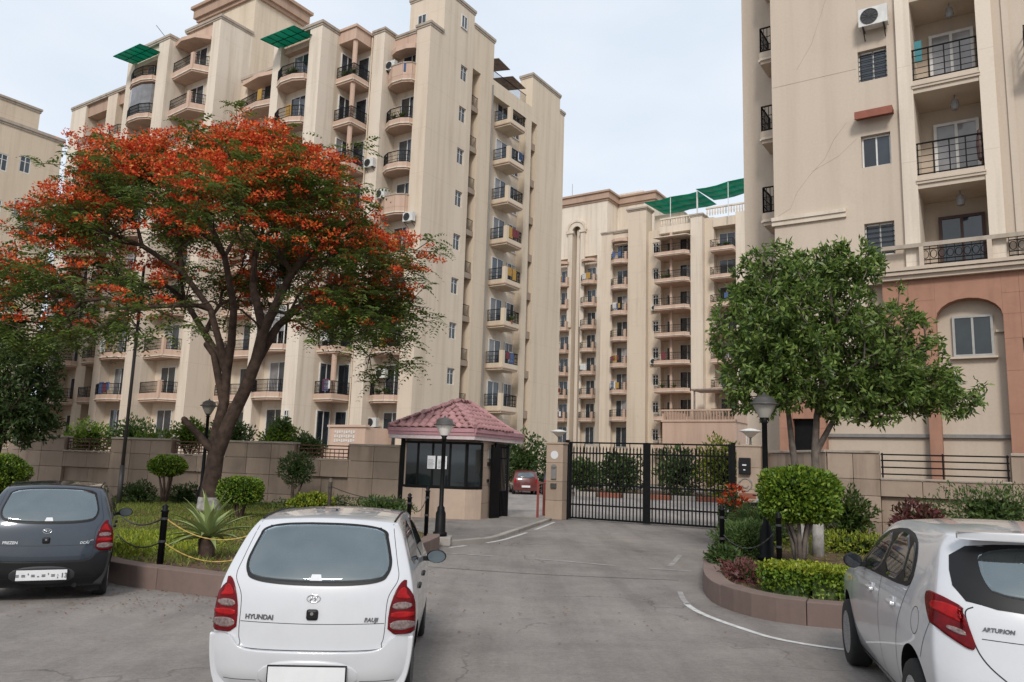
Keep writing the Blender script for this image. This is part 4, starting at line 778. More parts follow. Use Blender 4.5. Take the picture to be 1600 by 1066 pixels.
def tile_face(e0, e1, tops):
    ex = (e1 - e0).normalized(); top = tops[0]; nrm = ex.cross(top - e0).normalized(); up = nrm.cross(ex).normalized(); H = (top - e0).dot(up); rows = int(H / (TL * .8)) + 1; W = (e1 - e0).length
    xl, xr = (tops[0] - e0).dot(ex), (tops[-1] - e0).dot(ex)
    for r_ in range(rows):
        h = r_ * H / rows - .06; f = max(0, h) / H; a, b = xl * f, W + (xr - W) * f; c = int((b - a) / TW)
        for i in range(max(1, c)):
            x = a + (i + .5) * (b - a) / max(1, c) + random.uniform(-.008, .008); p = e0 + ex * x + up * (h + random.uniform(-.015, .015)) + nrm * .012
            o = put('roof_tile', tile, roof); o.matrix_local = Matrix(((ex.x, up.x, nrm.x, p.x), (ex.y, up.y, nrm.y, p.y), (ex.z, up.z, nrm.z, p.z), (0, 0, 0, 1))) @ Matrix.Rotation(R(random.uniform(-1.5, 2.5)), 4, 'X')
tile_face(EE[0], EE[1], [APX[0]]); tile_face(EE[1], EE[2], [APX[0], APX[1]]); tile_face(EE[4], EE[0], [APX[1], APX[0]])
rg = MB()
for a, b in ((EE[1], APX[0]), (EE[0], APX[0]), (EE[2], APX[1]), (APX[0], APX[1])):
    n = max(2, int((b - a).length / .32))
    for i in range(n): rg.tube([a + (b - a) * (i / n) + Vector((0, 0, .05)), a + (b - a) * ((i + 1.08) / n) + Vector((0, 0, .045))], [.085, .07], 8)
rg.build('ridge_cap', MAT['roof_tile'], roof)

# gate pillars
def pillar(label, c, rz, w, d, h, rows):
    t = thing('gate_pillar', label, 'pillar', (*c, 0), rz); z = 0
    for i in range(rows): z1 = h * (i + 1) / rows; MB().box(-w / 2, w / 2, -d / 2, d / 2, z + .006, z1 - .004).build('stone_block', MAT['pillar_stone'], t, bevel=.008); z = z1
    MB().box(-w / 2 + .02, w / 2 - .02, -d / 2 + .02, d / 2 - .02, 0, h).build('core', MAT['coping'], t); MB().box(-w / 2 - .03, w / 2 + .03, -d / 2 - .03, d / 2 + .03, h, h + .06).build('coping', MAT['pillar_stone'], t, bevel=.01); return t
PL = pillar('stone gate pillar with round plaque at the open driveway', (1.72, 27.02), R(-28.4), .62, .62, 2.52, 4)
MB().lathe([(.14, -.325), (.14, -.312), (0, -.311)][::-1], 20, (0, 0, 2.15), axis='y').build('round_plaque', MAT['paper'], PL); MB().box(-.09, .09, -.37, -.312, 1.35, 1.75).lathe([(.09, -.37), (.09, -.312)], 12, (0, 0, 1.75), axis='y').build('wall_light', MAT['grey_pipe'], PL); MB().box(-.1, .1, -.38, -.312, 1.05, 1.2).build('switch_box', MAT['steel_pole'], PL)
PR = pillar('stone gate pillar carrying the black letter box and worn painted emblem', (7.48, 24.25), R(-28.4), .72, .66, 2.56, 4)
lb = MB().box(-.27, .07, -.47, -.332, 1.72, 2.22).build('letter_box', MAT['black_plastic'], PR, bevel=.02); MB().box(-.16, -.04, -.474, -.471, 1.98, 2.02).box(-.13, -.07, -.474, -.471, 1.84, 1.87).build('slot', MAT['paper'], lb)
em = MB(); 
for a0, a1, r_ in ((20, 160, .17), (150, 300, .2), (-60, 60, .19), (200, 340, .1)): em.tube([(-.1 + r_ * math.cos(R(a0 + (a1 - a0) * i / 10)), -.336, 1.42 + r_ * math.sin(R(a0 + (a1 - a0) * i / 10))) for i in range(11)], .016, 5)
em.build('painted_emblem', MAT['grey_pipe'], PR); MB().box(-.3, .2, -.334, -.331, 1.0, 1.16).build('faded_red_patch', MAT['terracotta'], PR)
def saucer(label, c, z, s=1.0):
    t = thing('pillar_lamp', label, 'lamp', (*c, z), 0, 'pillar lamps'); MB().lathe([(.05, 0), (.035, .05), (.03, .18 * s), (.06, .2 * s)], 10).build('stem', MAT['light_dark'], t, smooth=True)
    MB().lathe([(.06, .2 * s), (.2 * s, .33 * s), (.29 * s, .36 * s), (.29 * s, .385 * s), (.1, .44 * s), (0, .45 * s)], 18).build('shade', MAT['white_frame'], t, smooth=True); return t
saucer('white saucer lamp on the pillar with the round plaque', (1.72, 27.02), 2.58); saucer('white saucer lamp on the pillar with the letter box', (7.48, 24.25), 2.62, 1.15)

# main gate, bar by bar
def gate_leaf(root, x0, x1, bars_, h=2.62):
    m = MB()
    for z0, z1 in ((.05, .11), (.50, .55), (1.17, 1.22), (2.22, 2.27), (h - .05, h)): m.box(x0, x1, -.02, .02, z0, z1)
    for x in (x0 + .03, x1 - .03): m.box(x - .04, x + .04, -.03, .03, .04, h + .004)
    n = 5
    for i in range(1, n): x = x0 + (x1 - x0) * i / n; m.box(x - .012, x + .012, -.012, .012, 2.27, h - .05)
    lf = m.build('gate_leaf', MAT['black_metal'], root)
    for i in range(bars_): x = x0 + .09 + (x1 - x0 - .18) * (i + .5) / bars_; put('bar', BAR, lf, (x, 0, 0))
    return lf
BAR = MB().box(-.019, .019, -.045, -.021, .06, 2.38).lathe([(.03, 2.38), (.022, 2.42), (0, 2.5)], 4, (0, -.027, 0)).mesh('bar', MAT['black_metal'])
G = thing('driveway_gate', 'wide black double gate of upright spiked bars across the driveway', 'gate', (2.12, 26.95, 0), math.atan2(-2.6, 4.9))
gate_leaf(G, 0, 2.67, 21); gate_leaf(G, 2.77, 5.42, 21); MB().box(2.672, 2.768, -.035, .035, .04, 2.63).build('centre_post', MAT['black_metal'], G)
for x in (-.1, 5.5): MB().box(x - .06, x + .06, -.05, .05, 0, 2.68).build('hinge_post', MAT['black_metal'], G)
G2 = thing('gate_leaf_open', 'narrow black gate leaf swung open beside the guard booth', 'gate', (-0.42, 25.75, 0), math.atan2(1.25, .42))
m = MB()
for z0, z1 in ((.06, .16), (.85, .9), (1.95, 2.0), (2.4, 2.45)): m.box(0, 1.35, -.02, .02, z0, z1)
for x in (.03, 1.32): m.box(x - .05, x + .05, -.03, .03, .05, 2.47)
lf = m.build('frame', MAT['black_metal'], G2); MB().box(.05, 1.3, -.012, .012, .16, .85).build('plate', MAT['black_metal'], G2)
for i in range(9): put('bar', BAR, G2, (.12 + i * .138, 0, -.06))
G3 = thing('gate_leaf_open', 'narrow black gate leaf seen edge-on next to the booth pier', 'gate', (-0.5, 25.35, 0), math.atan2(.5, .35)); MB().box(0, .42, -.03, .03, .06, 2.32).build('plate', MAT['black_metal'], G3); MB().box(-.05, .0, -.04, .04, 0, 2.4).build('post', MAT['black_metal'], G3)
bb = thing('boom_barrier', 'rust-red boom barrier post and box beside the gate pillar', 'barrier', (1.05, 26.9, 0), 0)
MB().box(-.04, .04, -.04, .04, 0, 1.2).build('post', MAT['red_paint'], bb); MB().box(.25, .72, 1.6, 2.0, .0, 1.15).build('box', MAT['red_paint'], bb, bevel=.02); MB().tube([(0, 0, 1.15), (.5, 1.7, 1.2)], .03, 6).build('arm', MAT['red_paint'], bb)

# street lamps
def lamp(label, c, z0, h, s):
    t = thing('street_lamp', label, 'lamp', (*c, z0), 0, 'black globe lamps')
    MB().lathe([(.17 * s, 0), (.17 * s, .08), (.13 * s, .1), (.12 * s, .5), (.09 * s, .56), (.09 * s, .62), (.055 * s, .66), (.05 * s, h - .55 * s), (.075 * s, h - .53 * s), (.05 * s, h - .50 * s), (.09 * s, h - .44 * s)], 14).build('pole', MAT['black_metal'], t, smooth=True)
    MB().lathe([(.095 * s, h - .44 * s), (.215 * s, h - .20 * s), (.235 * s, h - .19 * s)], 20).build('globe', MAT['lamp_glass'], t)
    MB().lathe([(.275 * s, h - .195 * s), (.275 * s, h - .175 * s), (.22 * s, h - .15 * s), (.19 * s, h - .07 * s), (.1 * s, h - .015 * s), (.03 * s, h), (.02 * s, h + .04 * s), (0, h + .05 * s)], 20).build('cap', MAT['steel_pole'], t, smooth=True); return t
lamp('black street lamp with frosted globe standing in front of the guard booth', (-1.46, 17.72), .19, 2.62, .92); lamp('black street lamp with frosted globe behind the round clipped bush', (4.77, 14.6), .24, 3.02, .98); lamp('black street lamp with dark globe beside the flame tree trunk', (-9.25, 24.0), .2, 3.25, .95)
struct(MB().box(-1.72, -1.2, 17.45, 18.0, 0, .19).build('lamp_plinth', MAT['concrete'], bevel=.02))
pl = thing('utility_pole', 'slender dark steel pole rising into the flame tree from the bed', 'pole', (-11.7, 24.0, .2)); MB().tube([(0, 0, 0), (0, 0, 1.2)], .075, 10).build('sleeve', MAT['steel_pole'], pl, smooth=True); MB().tube([(0, 0, 1.2), (0, 0, 7.4)], [.055, .045], 10).build('shaft', MAT['steel_pole'], pl, smooth=True)

# chain posts and chains
POSTS = {}
def post(label, c, h=.82, z=.24, mat='black_metal', r_=.045):
    t = thing('chain_post', label, 'post', (*c, z), 0, 'black chain posts'); MB().lathe([(r_, 0), (r_, h - .06), (r_ * 1.25, h - .05), (r_ * 1.25, h - .03), (r_ * .7, h - .02), (r_ * 1.05, h + .02), (0, h + .06)], 12).build('shaft', MAT[mat], t, smooth=True)
    [MB().lathe([(r_ * 1.12, h * q), (r_ * 1.12, h * (q + .04))], 12).build('collar', MAT['dark_grille'], t) for q in (.42, .8)]; return t
post('black chain post standing on the kerb beside the spiky agave', (-4.83, 11.28)); post('black chain post just behind the roof of the white hatchback', (-3.5, 11.5), .62); post('black chain post nearest the street lamp by the booth', (-1.72, 17.2), .98); post('black chain post between the booth wall and the lamp post', (-2.05, 16.75), .85)
post('black chain post in front of the orange flowers by the gate', (3.78, 13.95), .95); post('black chain post at the edge of the low hedge', (4.45, 13.0), .9); post('grey weathered post standing in the bed in front of the stone wall', (-4.6, 20.6), 1.05, .2, 'bark_grey', .05)
def chain(label, a, b, sag, mat='dark_grille'):
    a, b = Vector(a), Vector(b); n = max(12, int((b - a).length / .045)); pts = [a + (b - a) * (i / n) - Vector((0, 0, sag * 4 * (i / n) * (1 - i / n))) for i in range(n + 1)]
    o = MB().tube(pts, [.013 if i % 2 else .007 for i in range(n + 1)], 5).build('chain', MAT[mat], None); return tag(o, label, 'chain', 'chains between the posts')
chain('upper dark chain drooping from the kerb post towards the dark car', (-4.83, 11.28, .93), (-6.9, 13.9, .93), .22); chain('lower dark chain drooping from the kerb post towards the dark car', (-4.83, 11.28, .60), (-6.9, 13.9, .6), .22); chain('upper yellow chain sagging in front of the agave', (-4.83, 11.28, .93), (-3.5, 11.5, .78), .22, 'yellow_chain'); chain('lower yellow chain sagging in front of the agave', (-4.83, 11.28, .6), (-3.5, 11.5, .5), .22, 'yellow_chain')
chain('upper chain from the grey post to the post near the booth', (-4.6, 20.6, 1.1), (-2.05, 16.75, 1.0), .12); chain('lower chain from the grey post to the post near the booth', (-4.6, 20.6, .75), (-2.05, 16.75, .65), .14); chain('short chain between the two posts by the lamp', (-2.05, 16.75, 1.0), (-1.72, 17.2, 1.1), .3); chain('long chain from the flower post over the shrubs to the hedge post', (3.78, 13.95, .75), (4.45, 13.0, .95), .3)
# shop-like odds inside the gate
md = put('median_kerb', None); struct(md); 
for i in range(13): x = 4.0 + i * 1.35; MB().box(0, 1.3, 0, .3, 0, .28).build('kerb_stone', MAT['terracotta' if i % 2 else 'concrete'], md, (x, 46.8 - i * .42, 0), R(-17), bevel=.02)
struct(MB().prism([(4, 47.2), (21.5, 41.8), (24, 52), (6, 58)], .0, .22).build('median_bed', MAT['soil']))
# ---------------------------------------------------------------- vegetation
def unit(a): return a / np.maximum(np.linalg.norm(a, axis=1, keepdims=True), 1e-9)
def rdir(n): return unit(RNG.normal(size=(n, 3)))
def leafgeo(P, D, L, W, fold=.25, N=None):
    n = len(P); D = unit(D); N = rdir(n) if N is None else N; S = unit(np.cross(D, N)); U = np.cross(S, D); L = np.broadcast_to(np.asarray(L, float), (n,))[:, None]; W = np.broadcast_to(np.asarray(W, float), (n,))[:, None]
    M = P + D * L * .5 + U * W * fold; V = np.stack([P, M + S * W * .5, P + D * L - U * L * .12, M - S * W * .5], 1).reshape(-1, 3)
    return V, np.arange(4 * n).reshape(n, 4)
def merge(*vf):
    V = []; F = []; o = 0
    for v, f in vf: V.append(v); F.append(f + o); o += len(v)
    return np.concatenate(V), np.concatenate(F)
def shell_pts(n, rad, shape='ell', inner=.72, rough=.10, flat_bottom=False):
    d = rdir(n)
    if shape == 'box': m = np.max(np.abs(d) ** 6, axis=1, keepdims=True); d = d / (np.sum(np.abs(d) ** 3.6, axis=1, keepdims=True) ** (1 / 3.6))
    ph = RNG.uniform(0, 6, 6); k = 1 + rough * (np.sin(d[:, 0] * 5 + ph[0]) * np.sin(d[:, 1] * 5 + ph[1]) + .6 * np.sin(d[:, 2] * 8 + ph[2] + d[:, 0] * 6))
    r_ = (inner + (1 - inner) * RNG.random(n) ** .6) * k
    return d * r_[:, None] * np.array(rad), d
def bush(name, label, cat, c, rad, n, L, W, mat, shape='ell', stem=0.0, group=None, inner=.72, rough=.1, up=.35, core='dark_leaf', nstem=5, stem_mat='bark', spread=.5, whorl=1):
    t = thing(name, label, cat, (c[0], c[1], c[2]), 0, group); P, d = shell_pts(n, rad, shape, inner, rough)
    if whorl > 1: P = np.repeat(P, whorl, 0); d = np.repeat(d, whorl, 0)
    D = d * .8 + rdir(len(P)) * .8 + np.array([0, 0, up]); V, F = leafgeo(P, D, RNG.uniform(.7, 1.25, len(P)) * L, RNG.uniform(.8, 1.2, len(P)) * W)
    put('crown', np_mesh('crown', V, F, MAT[mat]), t)
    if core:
        k = .80 if inner > .5 else .35; P2, d2 = shell_pts(int(n * .5), [x * k for x in rad], shape, .55, rough); V2, F2 = leafgeo(P2, rdir(len(P2)), L * 1.5, W * 2.2); put('dark_core_leaves', np_mesh('dark_core_leaves', V2, F2, MAT[core]), t)  # dark leaves added inside to block light through the crown
    if stem > 0:
        s = MB()
        for i in range(nstem):
            a = 2 * math.pi * i / nstem + .4; r_ = rad[0] * spread * random.uniform(.6, 1); s.tube([(.05 * math.cos(a), .05 * math.sin(a), -rad[2] - stem), (.09 * math.cos(a) + random.uniform(-.03, .03), .09 * math.sin(a), -rad[2] - stem * .5), (r_ * math.cos(a), r_ * math.sin(a), -rad[2] * .45)], [.05, .04, .018], 6)
        s.build('stem', MAT[stem_mat], t, smooth=True)
    return t
def grow(paths, tips, bf=.35, jit=.12, seg=.45, zmin=-1.0):
    """paths: list of polylines [(x,y,z,radius)] given by hand, tips: points the twigs must reach; returns nodes, parents, radii"""
    N = []; par = []; rad = []; plen = []
    for ip, (start, pts) in enumerate(paths):
        prev = start
        for p in pts:
            N.append(np.array(p[:3])); par.append(prev); rad.append(p[3]); plen.append(0 if prev < 0 else plen[prev] + np.linalg.norm(N[-1] - N[prev])); prev = len(N) - 1
    hand = len(N); root = N[hand - 1] if False else np.mean([q for q in N[-3:]], 0)
    order = np.argsort(np.linalg.norm(tips - np.mean(np.array(N), 0), axis=1)); ends = []
    arr = np.zeros((len(tips) * 14 + hand, 3)); arr[:hand] = N; pl = np.zeros(len(arr)); pl[:hand] = plen; cnt = hand; low = np.array([q[2] for q in N])
    ok = np.ones(len(arr), bool); ok[:hand] = [r_ < .2 and q[2] > zmin for r_, q in zip(rad, N)]
    for ti in order:
        tp = tips[ti]; cost = np.linalg.norm(arr[:cnt] - tp, axis=1) + bf * pl[:cnt]; cost[~ok[:cnt]] = 1e9; j = int(np.argmin(cost)); a = arr[j].copy(); L = np.linalg.norm(tp - a); n = max(1, int(L / seg)); prev = j
        for i in range(1, n + 1):
            f = i / n; q = a + (tp - a) * f + np.array([0, 0, .10 * L * math.sin(math.pi * f)]) + (RNG.normal(size=3) * jit * seg if i < n else 0)
            if cnt >= len(arr): break
            arr[cnt] = q; pl[cnt] = pl[prev] + L / n; par.append(prev); prev = cnt; cnt += 1
        ends.append(prev)
    return arr[:cnt], np.array(par), hand, rad, ends
def skeleton_mesh(arr, par, hand, rad, r0=.011, ex=2.3, n_big=9, n_small=4):
    cnt = len(arr); acc = np.zeros(cnt); kids_ = np.zeros(cnt, int)
    for i in range(cnt - 1, -1, -1):
        if kids_[i] == 0: acc[i] = r0 ** ex
        if par[i] >= 0: acc[par[i]] += acc[i]; kids_[par[i]] += 1
    r_ = acc ** (1 / ex); r_ = np.minimum(r_, .2); r_[:hand] = np.array(rad); mb = MB()
    for i in range(cnt):
        p = par[i]
        if p < 0: continue
        ra = min(r_[p], r_[i] * 1.5) if p < hand <= i else r_[p]
        if p < hand and i < hand: ra = r_[p] if r_[p] < r_[i] * 1.8 else r_[i] * 1.25
        big = r_[i] > .05; mb.tube([arr[p], arr[i]], [ra, r_[i]], n_big if big else n_small, cap=False)
        if big: mb.lathe([(0, -r_[i] * .98), (r_[i] * .7, -r_[i] * .69), (r_[i] * .985, 0), (r_[i] * .7, r_[i] * .69), (0, r_[i] * .98)], 8, tuple(arr[i]))
    return mb
# --- flame tree
def px(x, y, Y):   # direction bookkeeping only: limb joints measured at the tree's own distance
    return None
FT = thing('flame_tree', 'spreading flame tree with red-orange blossoms over feathery green leaves behind the chain', 'tree', (-8.35, 22.3, .2))
base = np.array([-8.35, 22.3, .2])
H_ = lambda l: [(a - base[0], b - base[1], c - base[2], r_) for a, b, c, r_ in l]
right = H_([(-8.35, 22.3, .15, .29), (-8.33, 22.3, .9, .25), (-8.25, 22.25, 1.8, .225), (-7.95, 22.2, 2.7, .195), (-7.55, 22.1, 3.6, .178), (-7.25, 22.0, 4.5, .165), (-7.1, 21.9, 5.3, .15)])
left = H_([(-8.42, 22.5, 2.3, .155), (-8.28, 22.6, 3.3, .145), (-8.32, 22.7, 4.2, .13)])
paths = [(-1, right), (2, left)]
nR, nL = len(right) - 1, len(right) + len(left) - 1
paths += [(nR, H_([(-6.75, 21.6, 5.9, .13), (-6.2, 21.2, 6.9, .10), (-5.4, 20.9, 7.7, .075), (-4.4, 20.6, 8.2, .05)])), (nR, H_([(-7.35, 22.3, 5.8, .13), (-7.8, 22.8, 6.8, .11), (-8.0, 23.3, 8.0, .08), (-7.8, 23.6, 9.2, .05)])), (nR - 1, H_([(-6.9, 22.6, 5.6, .11), (-6.2, 23.2, 6.6, .09), (-5.4, 23.9, 7.4, .06)])),
          (nL, H_([(-8.55, 22.6, 5.0, .105), (-8.85, 22.4, 6.0, .09), (-9.6, 22.0, 7.0, .075), (-10.6, 21.5, 7.6, .07), (-11.8, 21.2, 8.0, .05)])), (nL, H_([(-8.15, 22.4, 5.0, .12), (-7.95, 21.8, 6.0, .10), (-8.0, 20.9, 7.2, .08), (-8.4, 20.0, 8.4, .055)])), (nL - 1, H_([(-8.75, 22.7, 4.7, .085), (-9.0, 22.7, 5.0, .08)])), (2, H_([(-8.75, 22.1, 2.35, .10), (-9.1, 21.9, 2.75, .09)])), (nL, H_([(-9.3, 23.3, 5.4, .1), (-10.4, 24.2, 6.6, .08), (-11.6, 24.8, 7.4, .055)]))]
def dome(n, r0, r1, zlo, zhi):
    a = RNG.uniform(0, 2 * math.pi, n); q = np.sqrt(RNG.random(n)); x = q * np.cos(a) * r0; y = q * np.sin(a) * r1
    ztop = 11.2 - 4.6 * q ** 2.2 - .13 * np.maximum(0, -x - 1.5) - .35 * np.sin(a * 3 + 1) * q + .5 * np.sin(x * 1.5) * np.cos(y * 1.3)
    thick = zlo + (zhi - zlo) * (1 - q); return np.stack([-8.45 + x, 22.0 + y, ztop - thick * RNG.random(n) ** 1.2], 1)
cen = np.concatenate([dome(58, 5.6, 4.8, .4, 1.9), dome(22, 5.3, 4.4, 2.6, 4.6), np.stack([RNG.uniform(-15.0, -11.4, 9), RNG.uniform(19.8, 24.2, 9), RNG.uniform(4.6, 7.6, 9)], 1), np.stack([RNG.uniform(-6.0, -3.2, 6), RNG.uniform(19.8, 24, 6), RNG.uniform(4.9, 6.9, 6)], 1)])
cr_ = RNG.uniform(.65, 1.15, len(cen)); pick = RNG.integers(0, len(cen), 1050); tips = cen[pick] + RNG.normal(size=(1050, 3)) * np.array([.62, .62, .36]) * cr_[pick][:, None]
tips = np.concatenate([tips, dome(110, 5.6, 4.6, 1.0, 3.4)])
tips = tips[tips[:, 2] > 4.2]; loc_t = tips - base
arr, par, hand, rad, ends = grow(paths, loc_t, .42, .14, .5, 5.0)
sk = skeleton_mesh(arr, par, hand, rad); sk.build('trunk', MAT['bark'], FT, smooth=True)
MB().lathe([(.40, -.05), (.325, .1), (.305, .3), (.296, .42)], 12).build('whitewash_band', MAT['whitewash'], FT, smooth=True)
def fronds(P, nper, L, pairs, lw, mat, droop=.45):
    n = len(P) * nper; B0 = np.repeat(P, nper, 0) + RNG.normal(size=(n, 3)) * .10; a = RNG.uniform(0, 2 * math.pi, n); el = RNG.uniform(-.55, .75, n)
    D = np.stack([np.cos(a) * np.cos(el), np.sin(a) * np.cos(el), np.sin(el)], 1); Lf = RNG.uniform(.65, 1.2, n) * L; out = []
    S = unit(np.cross(D, np.array([0, 0, 1.0]))); U = np.cross(S, D)
    for k in range(pairs):
        f = (k + .6) / pairs; C = B0 + D * (Lf * f)[:, None] - np.array([0, 0, 1.0]) * (droop * Lf * f * f)[:, None]; w = lw * (1 - .55 * abs(f - .42) * 2)
        for sg in (-1, 1): out.append(leafgeo(C, S * sg + D * .45 - np.array([0, 0, .25]), w * RNG.uniform(.8, 1.15, n), w * .42, .1, U + RNG.normal(size=(n, 3)) * .15))
    return merge(*out)
keep = loc_t[RNG.random(len(loc_t)) < .97]
V, F = fronds(keep, 8, .62, 6, .175, 'flame_leaf'); put('crown', np_mesh('crown', V, F, MAT['flame_leaf']), FT)
# blossoms ride on the upper skin of the crown, in clumps
bloom = np.clip((cen[:, 2] - 5.4) / 2.4, .12, 1) * RNG.uniform(.35, 1.25, len(cen)); pk = RNG.choice(len(cen), 1900, p=bloom / bloom.sum()); dd = rdir(1900); dd[:, 2] = np.abs(dd[:, 2]) ** .7 * np.where(RNG.random(1900) < .85, 1, -1)
fl = cen[pk] + dd * np.array([1.15, 1.15, .72]) * (cr_[pk] * RNG.uniform(.55, 1.12, 1900))[:, None]; fl = fl[fl[:, 2] > 4.9]; fl = np.concatenate([fl, dome(230, 5.7, 4.9, .05, 2.2)])
def blossom(P, m, rr, size):
    n = len(P) * m; d = rdir(n); d[:, 2] = np.abs(d[:, 2]) * .8 - .15; C = np.repeat(P, m, 0) + d * rr * RNG.uniform(.25, 1, n)[:, None] * np.repeat(RNG.uniform(.6, 1.25, len(P)), m)[:, None]
    return leafgeo(C, d + rdir(n) * .7, RNG.uniform(.7, 1.2, n) * size, RNG.uniform(.7, 1.1, n) * size * .62)
V, F = blossom(fl - base, 34, .27, .09); put('blossoms', np_mesh('blossoms', V, F, MAT['flower']), FT)
# --- glossy tree on the right island
def leafy_tree(name, label, base, stems, clumps, nt, leaf, mat, bark, whorl=7, per=1.0, wash=True):
    t = thing(name, label, 'tree', base); b = np.array(base); pts = []
    for (cx, cy, cz, rx, ry, rz_, k) in clumps:
        d = rdir(k); r_ = RNG.random(k) ** .42; pts.append(np.array([cx, cy, cz]) + d * r_[:, None] * np.array([rx, ry, rz_]))
    tp = np.concatenate(pts); loc = tp - b; P_ = [(s, [(a - b[0], c - b[1], d - b[2], e) for a, c, d, e in q]) for s, q in stems]
    arr, par, hand, rad, ends = grow(P_, loc, .4, .12, .35); skeleton_mesh(arr, par, hand, rad, .008).build('trunk', MAT[bark], t, smooth=True)
    n = len(loc) * whorl; C = np.repeat(loc, whorl, 0) + RNG.normal(size=(n, 3)) * leaf * .35; out = unit(C - np.mean(loc, 0)) * .5; D = rdir(n) + out + np.array([0, 0, -.15])
    V, F = leafgeo(C, D, RNG.uniform(.7, 1.2, n) * leaf, RNG.uniform(.8, 1.2, n) * leaf * .34, .22); put('crown', np_mesh('crown', V, F, MAT[mat]), t); return t
RT = leafy_tree('glossy_tree', 'round glossy green tree with whitewashed twin trunks in front of the near tower', (6.1, 15.6, .2),
    [(-1, [(6.1, 15.6, .15, .095), (6.12, 15.6, 1.2, .085), (6.1, 15.62, 2.2, .075), (6.15, 15.6, 3.0, .06), (6.3, 15.6, 3.8, .05)]), (-1, [(5.88, 15.75, .15, .085), (5.82, 15.75, 1.4, .075), (5.68, 15.72, 2.4, .065), (5.6, 15.7, 3.2, .05)]), (2, [(6.5, 15.5, 3.0, .05), (6.9, 15.4, 3.6, .04)])],
    [(6.2, 15.5, 4.7, 1.75, 1.7, 1.55, 420), (5.2, 15.4, 4.6, 1.25, 1.2, 1.25, 230), (5.5, 15.5, 5.7, 1.0, 1.0, .75, 130), (7.3, 15.4, 4.2, 1.3, 1.2, 1.0, 230), (8.3, 15.3, 3.5, .9, .8, .55, 110), (5.0, 15.3, 3.5, .9, .9, .6, 110), (6.6, 15.1, 5.9, .7, .7, .5, 70), (7.0, 15.2, 3.3, 1.2, .9, .5, 120)], 1, .145, 'gloss_leaf', 'bark_grey', 23)
for (x, y, r_) in ((6.1, 15.6, .102), (5.88, 15.75, .092)): MB().tube([(x - 6.1, y - 15.6, -.05), (x - 6.1 + (.015 if x > 6 else -.04), y - 15.6, .95)], [r_ * 1.15, r_], 10).build('whitewash_band', MAT['whitewash'], RT, smooth=True)
leafy_tree('dark_tree', 'dense dark green tree at the left edge in front of the plain block', (-16.6, 25.5, .2), [(-1, [(-16.6, 25.5, .1, .19), (-16.6, 25.5, 1.5, .17), (-16.5, 25.5, 2.8, .14), (-16.3, 25.4, 4.0, .1)]), (2, [(-16.9, 25.6, 3.6, .08), (-17.3, 25.6, 4.6, .06)])],
    [(-16.3, 25.4, 3.9, 1.5, 1.4, 1.3, 230), (-15.5, 25.2, 3.3, 1.0, 1.0, 1.0, 120), (-17.5, 25.3, 4.3, 1.5, 1.4, 1.4, 180), (-15.4, 25.3, 2.5, .8, .8, .6, 70), (-16.6, 25.3, 2.6, 1.1, 1.0, .7, 100), (-15.3, 25.0, 4.7, .8, .8, .8, 70)], 1, .2, 'dark_leaf', 'bark', 14)
# --- clipped bushes, shrubs and hedges
bush('topiary_bush', 'flat-topped clipped bush on thin stems near the stone wall', 'bush', (-10.25, 23.8, 1.42), (.56, .5, .30), 2600, .07, .045, 'hedge_leaf', 'ell', .75, 'clipped bushes', .8, .06, nstem=6)
bush('topiary_bush', 'rounded clipped bush on short stems beside the flame tree trunk', 'bush', (-6.6, 19.7, .95), (.50, .46, .31), 2800, .065, .042, 'hedge_leaf', 'box', .42, 'clipped bushes', .8, .05, nstem=6)
bush('topiary_bush', 'dense clipped bush above the roof of the dark car', 'bush', (-15.4, 24.0, 1.05), (.85, .7, .55), 3600, .08, .05, 'hedge_leaf', 'ell', .3, 'clipped bushes', .8, .07)
bush('topiary_bush', 'large round clipped bush on many stems in front of the lamp post', 'bush', (4.99, 13.55, 1.46), (.60, .56, .44), 5200, .075, .048, 'hedge_leaf', 'box', .72, 'clipped bushes', .78, .05, nstem=8, stem_mat='bark_grey', spread=.55)
bush('golden_bush', 'bright yellow-green bush just behind the white hatchback roof', 'bush', (-5.25, 21.4, .52), (.62, .5, .32), 2200, .08, .05, 'lime_leaf', 'ell', 0, None, .7, .12)
bush('dark_shrub', 'dark feathery shrub on a stem against the railed stone wall', 'bush', (-6.5, 24.3, 1.45), (.55, .45, .5), 1700, .11, .03, 'dark_leaf', 'ell', .7, None, .5, .16, nstem=3)
bush('low_shrub', 'low dark shrub at the foot of the steel pole', 'bush', (-11.4, 24.6, .5), (.5, .4, .35), 900, .12, .04, 'dark_leaf', 'ell', 0, 'low shrubs by the stone wall', .5, .2)
bush('low_shrub', 'low dark shrub at the wall under the flat-topped bush', 'bush', (-10.3, 25.4, .45), (.6, .4, .35), 900, .12, .04, 'dark_leaf', 'ell', 0, 'low shrubs by the stone wall', .5, .2)
bush('low_shrub', 'low leafy shrub at the wall beside the guard booth', 'bush', (-3.5, 22.6, .45), (.85, .6, .3), 1300, .12, .05, 'mid_leaf', 'ell', 0, 'low shrubs by the stone wall', .4, .2)
bush('low_shrub', 'low tangled shrub behind the grey weathered post', 'bush', (-5.6, 23.6, .42), (1.1, .6, .28), 1400, .1, .04, 'dark_leaf', 'ell', 0, 'low shrubs by the stone wall', .4, .2)
